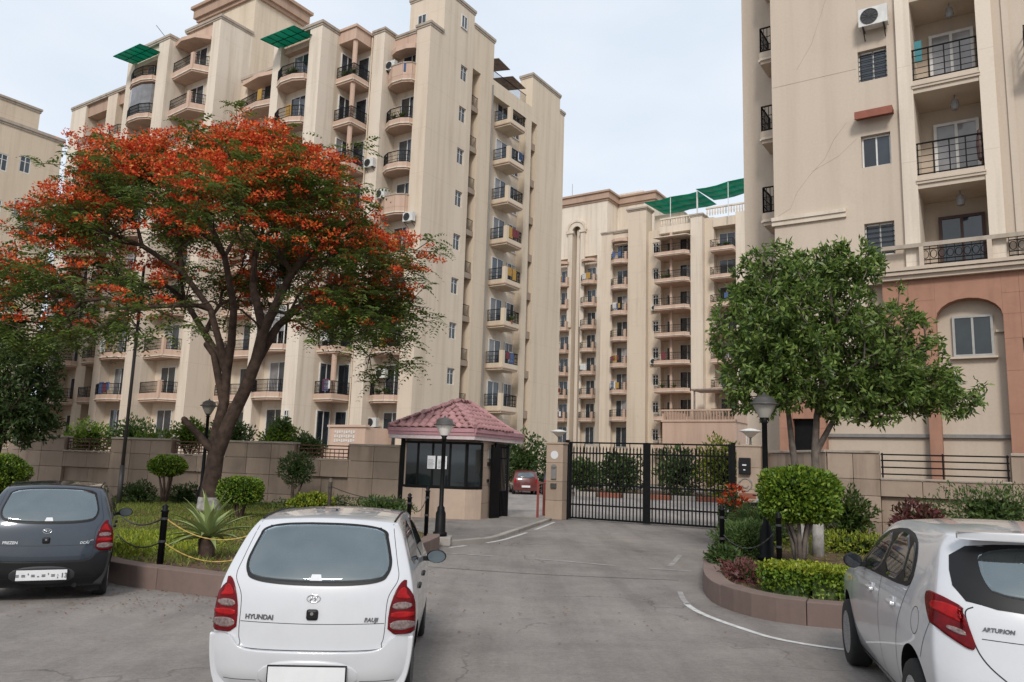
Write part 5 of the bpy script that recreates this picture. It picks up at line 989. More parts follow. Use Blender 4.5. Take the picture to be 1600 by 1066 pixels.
for i, (x, y, z, r_, lab) in enumerate(((-15.8, 29.6, 2.2, .95, 'garden shrub over the wall beside the dark tree'), (-13.9, 29.2, 2.35, .9, 'garden shrub over the wall left of the steel pole'), (-11.6, 28.6, 2.45, .75, 'garden shrub over the wall right of the steel pole'), (-10.0, 28.2, 2.5, .8, 'leafy shrub over the wall beside the dark street lamp'), (-8.0, 27.6, 2.3, .75, 'leafy shrub over the wall between the flame tree stems'), (-7.1, 27.5, 2.1, .6, 'leafy shrub over the wall just past the flame tree trunk'), (-12.8, 28.3, 1.9, .8, 'low shrub filling the railed gap by the steel pole'))):
    bush('garden_shrub', lab, 'bush', (x, y, z), (r_, r_ * .8, r_ * .75), 1500, .13, .06, 'mid_leaf' if i % 2 else 'hedge_leaf', 'ell', .3, 'garden shrubs behind the stone wall', .35, .22, stem_mat='bark')
bush('garden_shrub', 'small standard bush above the solid wall between two railed gaps', 'bush', (-8.0, 27.6, 2.75), (.42, .4, .42), 800, .12, .06, 'mid_leaf', 'ell', .7, 'garden shrubs behind the stone wall', .35, .2)
HD = [(3.62, 11.0), (4.0, 10.62), (4.6, 10.42), (5.4, 10.3), (6.4, 10.2)]
hp = catmull([Vector((a, b, 0)) for a, b in HD], 8); hp = resample(hp, .05); Ph = []
for p, tdir in zip(hp, [(hp[min(i + 1, len(hp) - 1)] - hp[max(i - 1, 0)]).normalized() for i in range(len(hp))]):
    for j in range(150):
        a = random.uniform(0, math.pi); rr = 1 - .28 * random.random() ** 2; cx, cz = math.copysign(abs(math.cos(a)) ** .35, math.cos(a)), abs(math.sin(a)) ** .35
        Ph.append((p.x - tdir.y * cx * .27 * rr + random.uniform(-.03, .03), p.y + tdir.x * cx * .27 * rr, .27 + .36 * cz * rr * (1 + .05 * math.sin(p.x * 9 + p.y * 5)) if random.random() < .75 else .27 + .34 * random.random()))
Ph = np.array(Ph); V, F = leafgeo(Ph, rdir(len(Ph)) + np.array([0, -.3, .5]), RNG.uniform(.04, .075, len(Ph)), RNG.uniform(.028, .045, len(Ph))); top = Ph[:, 2] > .56
HG = thing('hedge', 'low clipped green hedge along the curved kerb beside the white car', 'hedge', (0, 0, 0))
for nm, msk, mt in (('crown', ~top, 'hedge_leaf'), ('top_leaves', top, 'lime_leaf')): idx = np.where(np.repeat(msk, 4))[0]; put(nm, np_mesh(nm, V[idx], np.arange(len(idx)).reshape(-1, 4), MAT[mt]), HG)  # leaves above a set height are lime, the rest hedge green
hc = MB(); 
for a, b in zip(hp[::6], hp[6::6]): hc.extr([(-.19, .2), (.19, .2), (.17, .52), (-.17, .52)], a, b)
hc.build('dark_filler_core', MAT['dark_leaf'], HG)  # solid dark filler added inside the hedge to block light showing through
bush('grey_green_shrub', 'loose grey-green shrub below the letter box pillar', 'bush', (5.75, 17.8, .62), (.7, .65, .45), 2600, .12, .022, 'mid_leaf', 'ell', .1, 'loose shrubs beside the gate', .4, .15, whorl=2)
bush('grey_green_shrub', 'loose grey-green shrub spilling round the chain post', 'bush', (4.62, 15.4, .50), (.6, .6, .36), 2600, .11, .02, 'mid_leaf', 'ell', .1, 'loose shrubs beside the gate', .4, .15, whorl=2)
bush('ground_cover', 'dark leafy clump at the kerb by the gate side of the island', 'plant', (3.72, 13.6, .36), (.26, .45, .18), 700, .11, .04, 'dark_leaf', 'ell', 0, None, .4, .2); bush('ground_cover', 'reddish purple low plant inside the kerb curve', 'plant', (3.62, 12.0, .34), (.32, .8, .16), 1300, .07, .025, 'red_leaf', 'ell', 0, None, .3, .2)
bush('ground_cover', 'yellowish low plants between the tree trunks and the wall', 'plant', (7.3, 16.6, .4), (1.6, .7, .22), 1500, .1, .03, 'lime_leaf', 'ell', 0, None, .3, .2)
bush('wall_shrub', 'leafy shrub in front of the solid end of the railed wall', 'bush', (8.0, 18.6, .85), (.6, .5, .6), 1100, .15, .05, 'gloss_leaf', 'ell', .1, 'shrubs along the railed wall', .3, .2); bush('wall_shrub', 'wide light green shrub above the white car roof', 'bush', (10.8, 17.6, 1.1), (1.6, .7, .6), 2400, .11, .035, 'mid_leaf', 'ell', .2, 'shrubs along the railed wall', .4, .2); bush('wall_shrub', 'dark red-tinged shrub beside the white car mirror', 'bush', (8.9, 17.2, .75), (.55, .5, .5), 1000, .16, .06, 'red_leaf', 'ell', .1, 'shrubs along the railed wall', .3, .2, core='dark_leaf'); bush('wall_shrub', 'light green shrub at the edge above the car aerial', 'bush', (13.6, 16.2, 1.1), (1.4, .7, .65), 2000, .12, .04, 'hedge_leaf', 'ell', .2, 'shrubs along the railed wall', .4, .2)
for i, (x, y, z, a, h, lab) in enumerate(((1.0, 49.5, 1.9, 1.9, 1.75, 'big leafy bush behind the parked red car'), (-1.0, 50.5, 2.3, 1.6, 1.6, 'leafy bush partly behind the open gate leaf'), (7.0, 49.0, 1.4, 1.4, 1.2, 'dark bush behind the gate near its hinge side'), (10.4, 48.0, 1.6, 1.5, 1.5, 'bush behind the gate centre post'), (12.6, 46.5, 1.9, 1.5, 1.8, 'tall light bush behind the right gate leaf'), (16.4, 46.0, 1.6, 1.6, 1.5, 'yellow-green bush seen through the right gate leaf'), (19.8, 47.5, 1.2, 1.7, 1.1, 'low bush behind the far end of the gate'), (4.9, 51.0, 1.2, 1.2, 1.0, 'low bush just past the boom barrier'))):
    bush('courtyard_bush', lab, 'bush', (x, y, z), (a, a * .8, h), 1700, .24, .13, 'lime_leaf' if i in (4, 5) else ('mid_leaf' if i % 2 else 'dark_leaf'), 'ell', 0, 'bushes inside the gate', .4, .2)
# --- agave
AG = thing('agave', 'spiky green agave on a dark stump inside the chain', 'plant', (-4.5, 12.1, .25)); MB().lathe([(.13, -.05), (.12, .15), (.14, .3), (.05, .36)], 10).build('stump', MAT['bark'], AG, smooth=True)
for i in range(34):
    a = i * 2.39996; f = i / 33.0; el = R(84 - 78 * f ** .8); L = random.uniform(.68, .9) * (1 - .12 * f); pts = []; V = []; n = 7; da = Vector((math.cos(a), math.sin(a), 0)); side = Vector((-math.sin(a), math.cos(a), 0)); p = Vector((0, 0, .32)); e = el
    for j in range(n + 1):
        t = j / n; w = .052 * (math.sin(math.pi * min(1, t * .75 + .18))) * (1 - t ** 3); nn = (da * -math.sin(e) + Vector((0, 0, math.cos(e)))); V += [p + side * w + nn * w * .45, p - nn * .006, p - side * w + nn * w * .45]
        p = p + (da * math.cos(e) + Vector((0, 0, math.sin(e)))) * (L / n); e -= .07 + .05 * f
    F = []
    for j in range(n): F += [(3 * j, 3 * j + 1, 3 * j + 4, 3 * j + 3), (3 * j + 1, 3 * j + 2, 3 * j + 5, 3 * j + 4)]
    MB().add(V, F).build('leaf', MAT['agave_leaf'], AG, smooth=True)
# --- lawn, ground cover, litter
def inpoly(P, poly):
    x, y = P[:, 0], P[:, 1]; c = np.zeros(len(P), bool); n = len(poly)
    for i in range(n):
        (x0, y0), (x1, y1) = poly[i], poly[(i + 1) % n]
        with np.errstate(divide='ignore', invalid='ignore'): k = ((y0 > y) != (y1 > y)) & (x < (x1 - x0) * (y - y0) / (y1 - y0 + 1e-12) + x0)
        c ^= k
    return c
def blades(name, label, n, bounds, poly, L, W, mat, z=.24, dens=None, cat='grass', up=1.0):
    P = np.stack([RNG.uniform(bounds[0], bounds[1], n), RNG.uniform(bounds[2], bounds[3], n)], 1); P = P[inpoly(P, poly)]
    if dens is not None: P = P[dens(P[:, 0], P[:, 1]) > RNG.random(len(P))]
    Q = np.column_stack([P, z + .05 * np.sin(P[:, 0] * 1.3 + 1) * np.cos(P[:, 1] * 1.1) - .01]); V, F = leafgeo(Q, rdir(len(Q)) * .8 + np.array([0, 0, up]), RNG.uniform(.6, 1.3, len(Q)) * L, W, .15)
    return tag(put(name, np_mesh(name, V, F, MAT[mat])), label, cat, None, 'stuff')
n2 = lambda x, y: np.sin(x * 1.9 + 1.1) * np.cos(y * 1.7 + .4) + .6 * np.sin(x * 4.1 + y * 3.3)
blades('grass', 'patchy short grass on the left planting bed', 150000, (-18, -1.5, 10.5, 26), BL, .10, .014, 'grass', dens=lambda x, y: np.clip(.85 + .35 * n2(x, y) - .6 * ((x > -4.4) & (y < 14)), .08, 1))
blades('ground_cover', 'yellow-green leafy ground cover behind the dark car', 42000, (-9.4, -4.9, 11.4, 17.0), BL, .10, .045, 'lime_leaf', dens=lambda x, y: np.clip(1.0 - .35 * np.hypot((x + 6.9) / 1.4, (y - 13.9) / 1.7) ** 3, 0, 1), cat='ground cover', up=.6)
blades('ground_cover', 'dark weedy ground cover along the foot of the stone wall', 14000, (-18, -2.5, 20, 27), BL, .15, .05, 'mid_leaf', dens=lambda x, y: np.clip((y - (24.3 - .24 * (x + 3.4)) + 2.0) / 2.2, 0, .9), cat='ground cover', up=.7)
blades('grass', 'thin grass and weeds on the right planting island', 26000, (3, 14, 9, 21), BR, .09, .014, 'grass', dens=lambda x, y: np.clip(.55 + .4 * n2(x, y), .1, 1))
n = 900; P = np.stack([RNG.normal(-4.6, 2.2, n), RNG.normal(10.6, .9, n)], 1); P = P[~inpoly(P, [(p.x, p.y) for p in KL] + BL[-5:])]; P2 = np.stack([RNG.uniform(-2.2, 3.6, 160), RNG.uniform(8, 19, 160)], 1); P2 = P2[~inpoly(P2, BL) & ~inpoly(P2, BR)]
P = np.concatenate([P, P2]); Q = np.column_stack([P, RNG.uniform(.008, .02, len(P))]); d = rdir(len(Q)); d[:, 2] *= .15; V, F = leafgeo(Q, d, RNG.uniform(.02, .05, len(Q)), RNG.uniform(.015, .03, len(Q)), .1, np.tile([0, 0, 1.0], (len(Q), 1)) + RNG.normal(size=(len(Q), 3)) * .1)
tag(put('fallen_leaves', np_mesh('fallen_leaves', V, F, MAT['dry_leaf'])), 'dry leaves and fallen petals scattered along the kerb', 'leaves', None, 'stuff')
n = 700; P = np.stack([RNG.uniform(-9, -2, n), RNG.uniform(11, 20, n)], 1); P = P[inpoly(P, BL)]; Q = np.column_stack([P, np.full(len(P), .3)]); V, F = leafgeo(Q, rdir(len(Q)) * np.array([1, 1, .2]), .05, .03); tag(put('fallen_petals', np_mesh('fallen_petals', V, F, MAT['dry_leaf'])), 'brown dry leaves lying in the grass of the left bed', 'leaves', None, 'stuff')
# flowers by the gate
FB = thing('flowering_plant', 'orange-red flowering plant at the right end of the gate', 'plant', (5.9, 20.6, .24)); P, d = shell_pts(500, (.38, .34, .42), 'ell', .3, .2); V, F = leafgeo(P + np.array([0, 0, .55]), d + rdir(len(P)), .13, .05); put('crown', np_mesh('crown', V, F, MAT['mid_leaf']), FB); V, F = blossom(np.array([(-.15, -.1, .95), (.1, -.2, 1.05), (-.3, -.1, .75), (.2, -.1, .8), (.0, -.25, .7), (-.05, 0, 1.15)]), 30, .16, .1); put('blossoms', np_mesh('blossoms', V, F, MAT['flower']), FB)
# ---------------------------------------------------------------- cars
def ip(tab, x): return float(np.interp(x, [t[0] for t in tab], [t[1] for t in tab]))
def shell(P):
    A, Bb, Cc = P['a'], P['b'], P['c']; na, nb, nc = len(A), len(Bb), len(Cc); idx = {}; bm = bmesh.new()
    def vert(i, j, k):
        if (i, j, k) in idx: return idx[(i, j, k)]
        a, b, c = A[i], Bb[j], Cc[k]; zt = P['top'](a, b); z = P['zb'] + c * (zt - P['zb']); y0, y1 = ip(P['yr'], z), ip(P['yf'], z); y = y0 + b * (y1 - y0)
        y += P.get('bow', .07) * (1 - b) ** 5 * a * a * (1 + .8 * abs(a) ** 6) - .16 * b ** 6 * a * a
        x = a * ip(P['w'], z) * ip(P['plan'], y) * P.get('grow', 1.0); zz = z - P.get('crown', .035) * (a * a) * max(0, c - .9) * 10
        idx[(i, j, k)] = bm.verts.new((x, y, zz)); return idx[(i, j, k)]
    for i in range(na - 1):
        for j in range(nb - 1): bm.faces.new((vert(i, j, 0), vert(i, j + 1, 0), vert(i + 1, j + 1, 0), vert(i + 1, j, 0))); bm.faces.new((vert(i, j, nc - 1), vert(i + 1, j, nc - 1), vert(i + 1, j + 1, nc - 1), vert(i, j + 1, nc - 1)))
        for k in range(nc - 1): bm.faces.new((vert(i, 0, k), vert(i + 1, 0, k), vert(i + 1, 0, k + 1), vert(i, 0, k + 1))); bm.faces.new((vert(i, nb - 1, k), vert(i, nb - 1, k + 1), vert(i + 1, nb - 1, k + 1), vert(i + 1, nb - 1, k)))
    for j in range(nb - 1):
        for k in range(nc - 1): bm.faces.new((vert(0, j, k), vert(0, j, k + 1), vert(0, j + 1, k + 1), vert(0, j + 1, k))); bm.faces.new((vert(na - 1, j, k), vert(na - 1, j + 1, k), vert(na - 1, j + 1, k + 1), vert(na - 1, j, k + 1)))
    bmesh.ops.recalc_face_normals(bm, faces=bm.faces[:]); me = bpy.data.meshes.new('shell'); bm.to_mesh(me); bm.free(); return me
def baked(me, mats, cutters=(), levels=2):
    o = bpy.data.objects.new('tmp', me); COL.objects.link(o)
    for m in mats: me.materials.append(m)
    s = o.modifiers.new('s', 'SUBSURF'); s.levels = levels; s.render_levels = levels; tmp = []
    for c in cutters:
        co = bpy.data.objects.new('cut', c); COL.objects.link(co); tmp.append(co); b = o.modifiers.new('b', 'BOOLEAN'); b.operation = 'DIFFERENCE'; b.object = co; b.solver = 'EXACT'
    dg = bpy.context.evaluated_depsgraph_get(); out = bpy.data.meshes.new_from_object(o.evaluated_get(dg))
    for t in tmp + [o]: bpy.data.objects.remove(t)
    out.polygons.foreach_set('use_smooth', [True] * len(out.polygons))
    try: out.set_sharp_from_angle(angle=R(40))
    except Exception: pass
    return out
def bvh_of(me): return BVHTree.FromPolygons([tuple(v.co) for v in me.vertices], [tuple(p.vertices) for p in me.polygons])
def caster(bvh, d):
    d = Vector(d).normalized(); r_ = Vector((0, 0, 1)).cross(-d).normalized()   # r_: to the right as seen looking along d
    r_ = d.cross(Vector((0, 0, 1))).normalized()
    def f(a, z):
        o = r_ * a - d * 6; o.z = z; hit = bvh.ray_cast(o, d)
        if hit[0] is None:
            q = bvh.find_nearest(r_ * a - d * .6 + Vector((0, 0, z - 0)))
            return q[0], q[1]
        n = hit[1]; return hit[0], (n if n.dot(d) < 0 else -n)
    return f
def soften(poly, k=2):
    for _ in range(k):
        out = []
        for a, b in zip(poly, poly[1:] + poly[:1]): out += [(a[0] * .75 + b[0] * .25, a[1] * .75 + b[1] * .25), (a[0] * .25 + b[0] * .75, a[1] * .25 + b[1] * .75)]
        poly = out
    return poly
def patch(cast, poly, off=.004, n=26, m=12, lip=.012):
    """skin patch over the body inside a convex outline given in (sideways, height)"""
    xs = [p[0] for p in poly]; x0, x1 = min(xs), max(xs); V = []; NN = []
    for i in range(n + 1):
        t = i / n; x = x0 + (x1 - x0) * (.5 - .5 * math.cos(math.pi * t)); x = min(max(x, x0 + 1e-4), x1 - 1e-4); zs = []
        for a, b in zip(poly, poly[1:] + poly[:1]):
            if (a[0] - x) * (b[0] - x) <= 0 and abs(a[0] - b[0]) > 1e-9: zs.append(a[1] + (b[1] - a[1]) * (x - a[0]) / (b[0] - a[0]))
        z0, z1 = min(zs), max(zs)
        for j in range(m + 1): p, nn = cast(x, z0 + (z1 - z0) * j / m); V.append(p + nn * off); NN.append(nn)
    F = [(i * (m + 1) + j, (i + 1) * (m + 1) + j, (i + 1) * (m + 1) + j + 1, i * (m + 1) + j + 1) for i in range(n) for j in range(m)]
    rim = [i * (m + 1) for i in range(n + 1)] + [n * (m + 1) + j for j in range(1, m + 1)] + [i * (m + 1) + m for i in range(n - 1, -1, -1)] + [j for j in range(m - 1, 0, -1)]
    k = len(V); V += [V[r_] - NN[r_] * (off + lip) for r_ in rim]; L = len(rim); F += [(rim[i], k + i, k + (i + 1) % L, rim[(i + 1) % L]) for i in range(L)]
    return MB().add(V, F)
def seam(cast, pts, w=.006, off=.0012, closed=False):
    P = catmull([Vector((a, b, 0)) for a, b in pts], 6, closed); S = [cast(p.x, p.y) for p in P]; V = []
    for i, (p, n) in enumerate(S):
        q = (S[min(i + 1, len(S) - 1)][0] - S[max(i - 1, 0)][0])
        s = q.cross(n); s = s.normalized() if s.length > 1e-9 else Vector((1, 0, 0)); V += [p + s * w / 2 + n * off, p - s * w / 2 + n * off]
    return MB().add(V, [(2 * i, 2 * i + 2, 2 * i + 3, 2 * i + 1) for i in range(len(S) - 1)])
def lettering(parent, s, size, cast, a, z, mat, d=(0, 1, 0), bold=.004, shear=0.0, name='lettering'):
    cu = bpy.data.curves.new('t', 'FONT'); cu.body = s; cu.size = size; cu.extrude = .002; cu.offset = bold * .3; cu.align_x = 'CENTER'; cu.shear = shear; o = bpy.data.objects.new('t', cu); COL.objects.link(o)
    me = bpy.data.meshes.new_from_object(o.evaluated_get(bpy.context.evaluated_depsgraph_get())); bpy.data.objects.remove(o); me.materials.clear(); me.materials.append(MAT[mat]); p, n = cast(a, z); q = put(name, me, parent)
    x = Vector((0, 0, 1)).cross(n).normalized(); y = n.cross(x).normalized(); p = p + n * .004; q.matrix_local = Matrix(((x.x, y.x, n.x, p.x), (x.y, y.y, n.y, p.y), (x.z, y.z, n.z, p.z), (0, 0, 0, 1))); return q
WH = {}
def wheel(car, x, y, r_, w, side, style):
    key = (r_, style)
    if key not in WH:
        t = MB().lathe([(r_ * .62, -w / 2), (r_ * .93, -w / 2), (r_ * .985, -w * .40), (r_, -w * .3), (r_, w * .3), (r_ * .985, w * .40), (r_ * .93, w / 2), (r_ * .62, w / 2)], 36, axis='x')
        for i in range(36): a = 2 * math.pi * i / 36; t.box(-w * .33, w * .33, -.004, .004, 0, .001) if False else None
        m = MB().lathe([(r_ * .64, w * .5), (r_ * .66, w * .44), (r_ * .6, w * .36), (r_ * .58, -w * .2), (0, -w * .2)], 32, axis='x').lathe([(r_ * .14, w * .38), (r_ * .12, w * .46), (0, w * .47)], 16, axis='x')
        for i in range(10 if style else 6):
            a = 2 * math.pi * (i // 2 + (.12 if i % 2 else -.12)) / 5 if style else 2 * math.pi * i / 6; c, s = math.cos(a), math.sin(a); e = Vector((0, -s, c)) * r_ * .055; A, Bq = Vector((w * .42, c * r_ * .1, s * r_ * .1)), Vector((w * .44, c * r_ * .62, s * r_ * .62)); m.add([A + e, A - e, Bq - e * .8, Bq + e * .8, A + e - Vector((.04, 0, 0)), A - e - Vector((.04, 0, 0)), Bq - e - Vector((.04, 0, 0)), Bq + e - Vector((.04, 0, 0))], [(0, 1, 2, 3), (0, 3, 7, 4), (1, 5, 6, 2)])
        WH[key] = (t.mesh('tyre', MAT['tyre'], True), m.mesh('rim', MAT['alloy'], False))
    o = put('wheel', WH[key][0], car, (x, y, r_), 0 if side > 0 else math.pi); put('rim', WH[key][1], o); return o
def cyl_x(y, z, r_, x0, x1, mi=1):
    me = MB().lathe([(r_, x0), (r_, x1)], 40, (0, y, z), axis='x').mesh('c', [MAT['black_plastic']]); bm = bmesh.new(); bm.from_mesh(me); bmesh.ops.recalc_face_normals(bm, faces=bm.faces[:]); bm.to_mesh(me); bm.free(); return me
def tunnel(poly, y0, y1):
    n = len(poly); me = MB().add([(a, y0, z) for a, z in poly] + [(a, y1, z) for a, z in poly], [tuple(range(n)), tuple(range(2 * n - 1, n - 1, -1))] + [(i, n + i, n + (i + 1) % n, (i + 1) % n) for i in range(n)]).mesh('c', [MAT['black_plastic']])
    bm = bmesh.new(); bm.from_mesh(me); bmesh.ops.recalc_face_normals(bm, faces=bm.faces[:]); bm.to_mesh(me); bm.free(); return me
def frame_patch(cast, outer, inner, off):
    k = 48; cx = sum(p[0] for p in inner) / len(inner); cz = sum(p[1] for p in inner) / len(inner)
    def hit(poly, t):
        d = (math.cos(t), math.sin(t)); best = 0
        for a, b in zip(poly, poly[1:] + poly[:1]):
            ex, ez = b[0] - a[0], b[1] - a[1]; den = d[0] * ez - d[1] * ex
            if abs(den) < 1e-9: continue
            s = ((a[0] - cx) * ez - (a[1] - cz) * ex) / den; u = ((a[0] - cx) * d[1] - (a[1] - cz) * d[0]) / den
            if s > 0 and -1e-6 <= u <= 1 + 1e-6: best = max(best, s)
        return (cx + d[0] * best, cz + d[1] * best)
    V = []; m = 4
    for i in range(k):
        t = 2 * math.pi * i / k; o, n_ = hit(outer, t), hit(inner, t)
        for j in range(m + 1): p, nn = cast(n_[0] + (o[0] - n_[0]) * j / m, n_[1] + (o[1] - n_[1]) * j / m); V.append(p + nn * off)
    return MB().add(V, [(i * (m + 1) + j, i * (m + 1) + j + 1, ((i + 1) % k) * (m + 1) + j + 1, ((i + 1) % k) * (m + 1) + j) for i in range(k) for j in range(m)])
def cabin(C, zs, yr_, yf_, sx):
    MB().box(-.43, .43, .30, yr_ - .1, zs + .004, zs + .025).build('parcel_shelf', MAT['shelf_grey'], C)
    MB().box(-.42, .42, yr_ - .06, yr_ + .06, zs + .004, zs + .07).build('rear_seat', MAT['seat_cloth'], C, bevel=.03)
    for s in (1, -1):
        MB().box(s * sx - .11, s * sx + .11, yr_ - .04, yr_ + .05, zs + .09, zs + .22).build('headrest', MAT['seat_cloth'], C, bevel=.035); MB().box(s * sx - .17, s * sx + .17, yf_ - .05, yf_ + .06, zs + .004, zs + .17).build('front_seat', MAT['seat_cloth'], C, bevel=.04); MB().box(s * sx - .11, s * sx + .11, yf_ - .03, yf_ + .05, zs + .19, zs + .33).build('headrest', MAT['seat_cloth'], C, bevel=.035)
AG_ = [-1, -.97, -.86, -.6, -.3, 0, .3, .6, .86, .97, 1]
def small_hatch(label, loc, heading, body, bump, left_text, right_text, light_txt, plate_text=None, detail=True):
    C = thing('parked_car', label, 'car', (*loc, 0), -heading)
    yr = [(.2, .12), (.3, .05), (.47, .04), (.6, .05), (.9, .085), (.97, .115), (1.1, .205), (1.3, .365), (1.40, .455), (1.5, .50)]; yf = [(.2, 3.40), (.5, 3.49), (.7, 3.46), (1.5, 3.4)]
    W = [(.2, .655), (.32, .705), (.5, .728), (.7, .732), (.88, .718), (.95, .70), (1.1, .652), (1.3, .578), (1.42, .52), (1.5, .49)]; PLN = [(0, .965), (.25, .99), (.6, 1), (2.6, 1), (3.1, .97), (3.45, .90)]
    TT = [(0, 1.375), (.03, 1.395), (.15, 1.41), (.3, 1.415), (.44, 1.40), (.5, 1.36), (.62, 1.11), (.70, .96), (.73, .935), (.85, .86), (.96, .76), (1, .70)]
    P = dict(a=AG_, b=[0, .012, .05, .15, .25, .35, .44, .5, .56, .62, .68, .71, .74, .85, .95, .985, 1], c=[0, .04, .12, .25, .4, .52, .62, .72, .82, .9, .965, 1], zb=.2, top=lambda a, b: ip(TT, b), yr=yr, yf=yf, w=W, plan=PLN)
    r_ = .27; wb = (.55, 2.91); cut = [cyl_x(y, r_ + .02, r_ + .055, x0, x1) for y in wb for x0, x1 in ((.45, 1.2), (-1.2, -.45))]
    WN = [(-.455, 1.345), (.455, 1.345), (.505, 1.20), (.548, 1.03), (.455, .925), (-.455, .925), (-.548, 1.03), (-.505, 1.20)]
    solid = baked(shell(P), [MAT[body]]); bv = bvh_of(solid); me = baked(shell(P), [MAT[body], MAT['black_plastic']], cut + [tunnel([(a * .93, 1.135 + (z - 1.135) * .87) for a, z in WN], -.3, 1.75)]); put('body', me, C); rear = caster(bv, (0, 1, 0)); rside = caster(bv, (-1, 0, 0)); lside = caster(bv, (1, 0, 0))
    # rear bumper
    Pb = dict(P, a=[-1, -.97, -.9, -.8, -.74, -.68, -.3, 0, .3, .68, .74, .8, .9, .97, 1], b=[0, .06, .5, .94, 1], c=[0, .08, .3, .5, .72, .93, 1], zb=.175, top=lambda a, b: .485 + .105 * min(1, max(0, (abs(a) - .70) / .08)), yr=[(z, y - .035) for z, y in yr], yf=[(0, .265), (1, .265)], grow=1.014, crown=0, bow=.075)
    bme = baked(shell(Pb), [MAT[bump]]); bo = put('rear_bumper', bme, C); bcast = caster(bvh_of(bme), (0, 1, 0))
    seam(bcast, [(-.60, .287), (-.5, .285), (-.36, .285)], .005).build('seam', MAT['gap'], bo); seam(bcast, [(.36, .285), (.5, .285), (.60, .287)], .005).build('seam', MAT['gap'], bo)
    patch(bcast, soften([(-.345, .21), (.345, .21), (.345, .432), (-.345, .432)], 2), .002, 20, 8).build('plate_recess', MAT['white_paint' if bump == 'white_paint' else 'dark_grille'], bo, smooth=True)
    p, n_ = bcast(0, .33); npl = MB().box(-.275, .275, p.y - .022, p.y - .006, .262, .40).build('number_plate', MAT['black_plastic'], bo); MB().box(-.266, .266, p.y - .026, p.y - .0225, .271, .391).build('plate_face', MAT['plate_white'], npl)
    if plate_text:
        pc = lambda a, z: (Vector((a, p.y - .0265, z)), Vector((0, -1, 0)))
        lettering(npl, plate_text, .075, pc, 0, .300, 'letter_grey', name='plate_lettering')
    # rear window: black seal, then glass
    win = soften([(-.455, 1.345), (.455, 1.345), (.505, 1.20), (.548, 1.03), (.455, .925), (-.455, .925), (-.548, 1.03), (-.505, 1.20)], 2)
    rw = seam(rear, [(a * .965, 1.135 + (z - 1.135) * .94) for a, z in win + win[:1]], .034, .004).build('rear_window', MAT['black_plastic'], C, smooth=True); patch(rear, [(a * .955, 1.135 + (z - 1.135) * .92) for a, z in win], .006, 40, 14, .003).build('pane', MAT['clear_car_glass'], rw, smooth=True)
    cabin(C, .925, .9, 1.45, .28)
    pp, nn = rear(0, .955); st = patch(rear, [(-.045, .955), (.045, .955), (.04, .995), (-.04, .995)], .0085, 4, 2, .003).build('sticker', MAT['paper'], rw)
    # tail lamps
    for s in (1, -1):
        sh = lambda pts: [(s * a, z) for a, z in pts]; cst = caster(bv, (-.42 * s, 1, 0)); k = math.cos(math.atan(.42)); conv = lambda pts: [((a * k + .115 * math.sin(math.atan(.42)) * 0) * 1.0, z) for a, z in pts]
        cast2 = lambda a, z: rear(a, z) if abs(a) < .655 else (lambda q: (q[0], q[1]))(bv.find_nearest(Vector((a, .14 + (abs(a) - .655) * 1.6, z)))[:2])
        ln = patch(cast2, soften(sh([(.535, .595), (.535, .75), (.565, .87), (.615, .965), (.665, .955), (.70, .86), (.722, .74), (.728, .595)]), 1), .009, 16, 16).build('tail_light', MAT['tail_red'], C, smooth=True)
        patch(cast2, soften(sh([(.575, .835), (.60, .90), (.64, .92), (.675, .86), (.685, .835)]), 1), .0125, 8, 6, .003).build('brake_lens', MAT['tail_bright'], ln, smooth=True); patch(cast2, soften(sh([(.555, .765), (.69, .765), (.69, .815), (.565, .815)]), 2), .0125, 8, 5, .003).build('reverse_lens', MAT['tail_clear'], ln, smooth=True); patch(cast2, soften(sh([(.55, .625), (.70, .625), (.70, .69), (.55, .69)]), 2), .0125, 8, 5, .003).build('indicator_lens', MAT['tail_clear'], ln, smooth=True)
        patch(cast2, soften(sh([(.55, .705), (.695, .705), (.695, .75), (.552, .75)]), 1), .012, 8, 4, .003).build('stop_lens', MAT['tail_bright'], ln, smooth=True)
    # hatch seams, crease, lock, emblem, lettering
    seam(rear, [(-.50, 1.37), (-.565, 1.1), (-.588, .97), (-.525, .84), (-.515, .62), (-.50, .54), (-.45, .495), (0, .488), (.45, .495), (.50, .54), (.515, .62), (.525, .84), (.588, .97), (.565, 1.1), (.50, 1.37)], .0048).build('hatch_gap', MAT['gap'], C); seam(rear, [(-.51, .672), (0, .665), (.51, .672)], .0045).build('hatch_crease', MAT['gap'], C)
    p, n_ = rear(0, .728); lk = MB().box(-.042, .042, p.y - .022, p.y + .01, .692, .768).build('hatch_lock', MAT['black_plastic'], C, bevel=.016); MB().lathe([(.012, p.y - .028), (.012, p.y - .022)], 12, (0, 0, .74), axis='y').build('key_hole', MAT['chrome'], lk)
    ring = [rear(.047 * math.cos(t), .838 + .026 * math.sin(t)) for t in [i * 2 * math.pi / 28 for i in range(29)]]; em = MB().tube([q + n_ * .004 for q, n_ in ring], .0042, 6)
    for pts in ([(-.026, .820), (-.008, .857)], [(.008, .820), (.026, .857)], [(-.016, .836), (.0, .842), (.016, .840)]): em.tube([rear(a, z)[0] + rear(a, z)[1] * .004 for a, z in pts], .0042, 6)
    em.build('emblem', MAT['chrome'], C, smooth=True); lettering(C, left_text, .046, rear, -.375, .690, light_txt); lettering(C, right_text, .040, rear, .415, .684, light_txt, shear=.2)
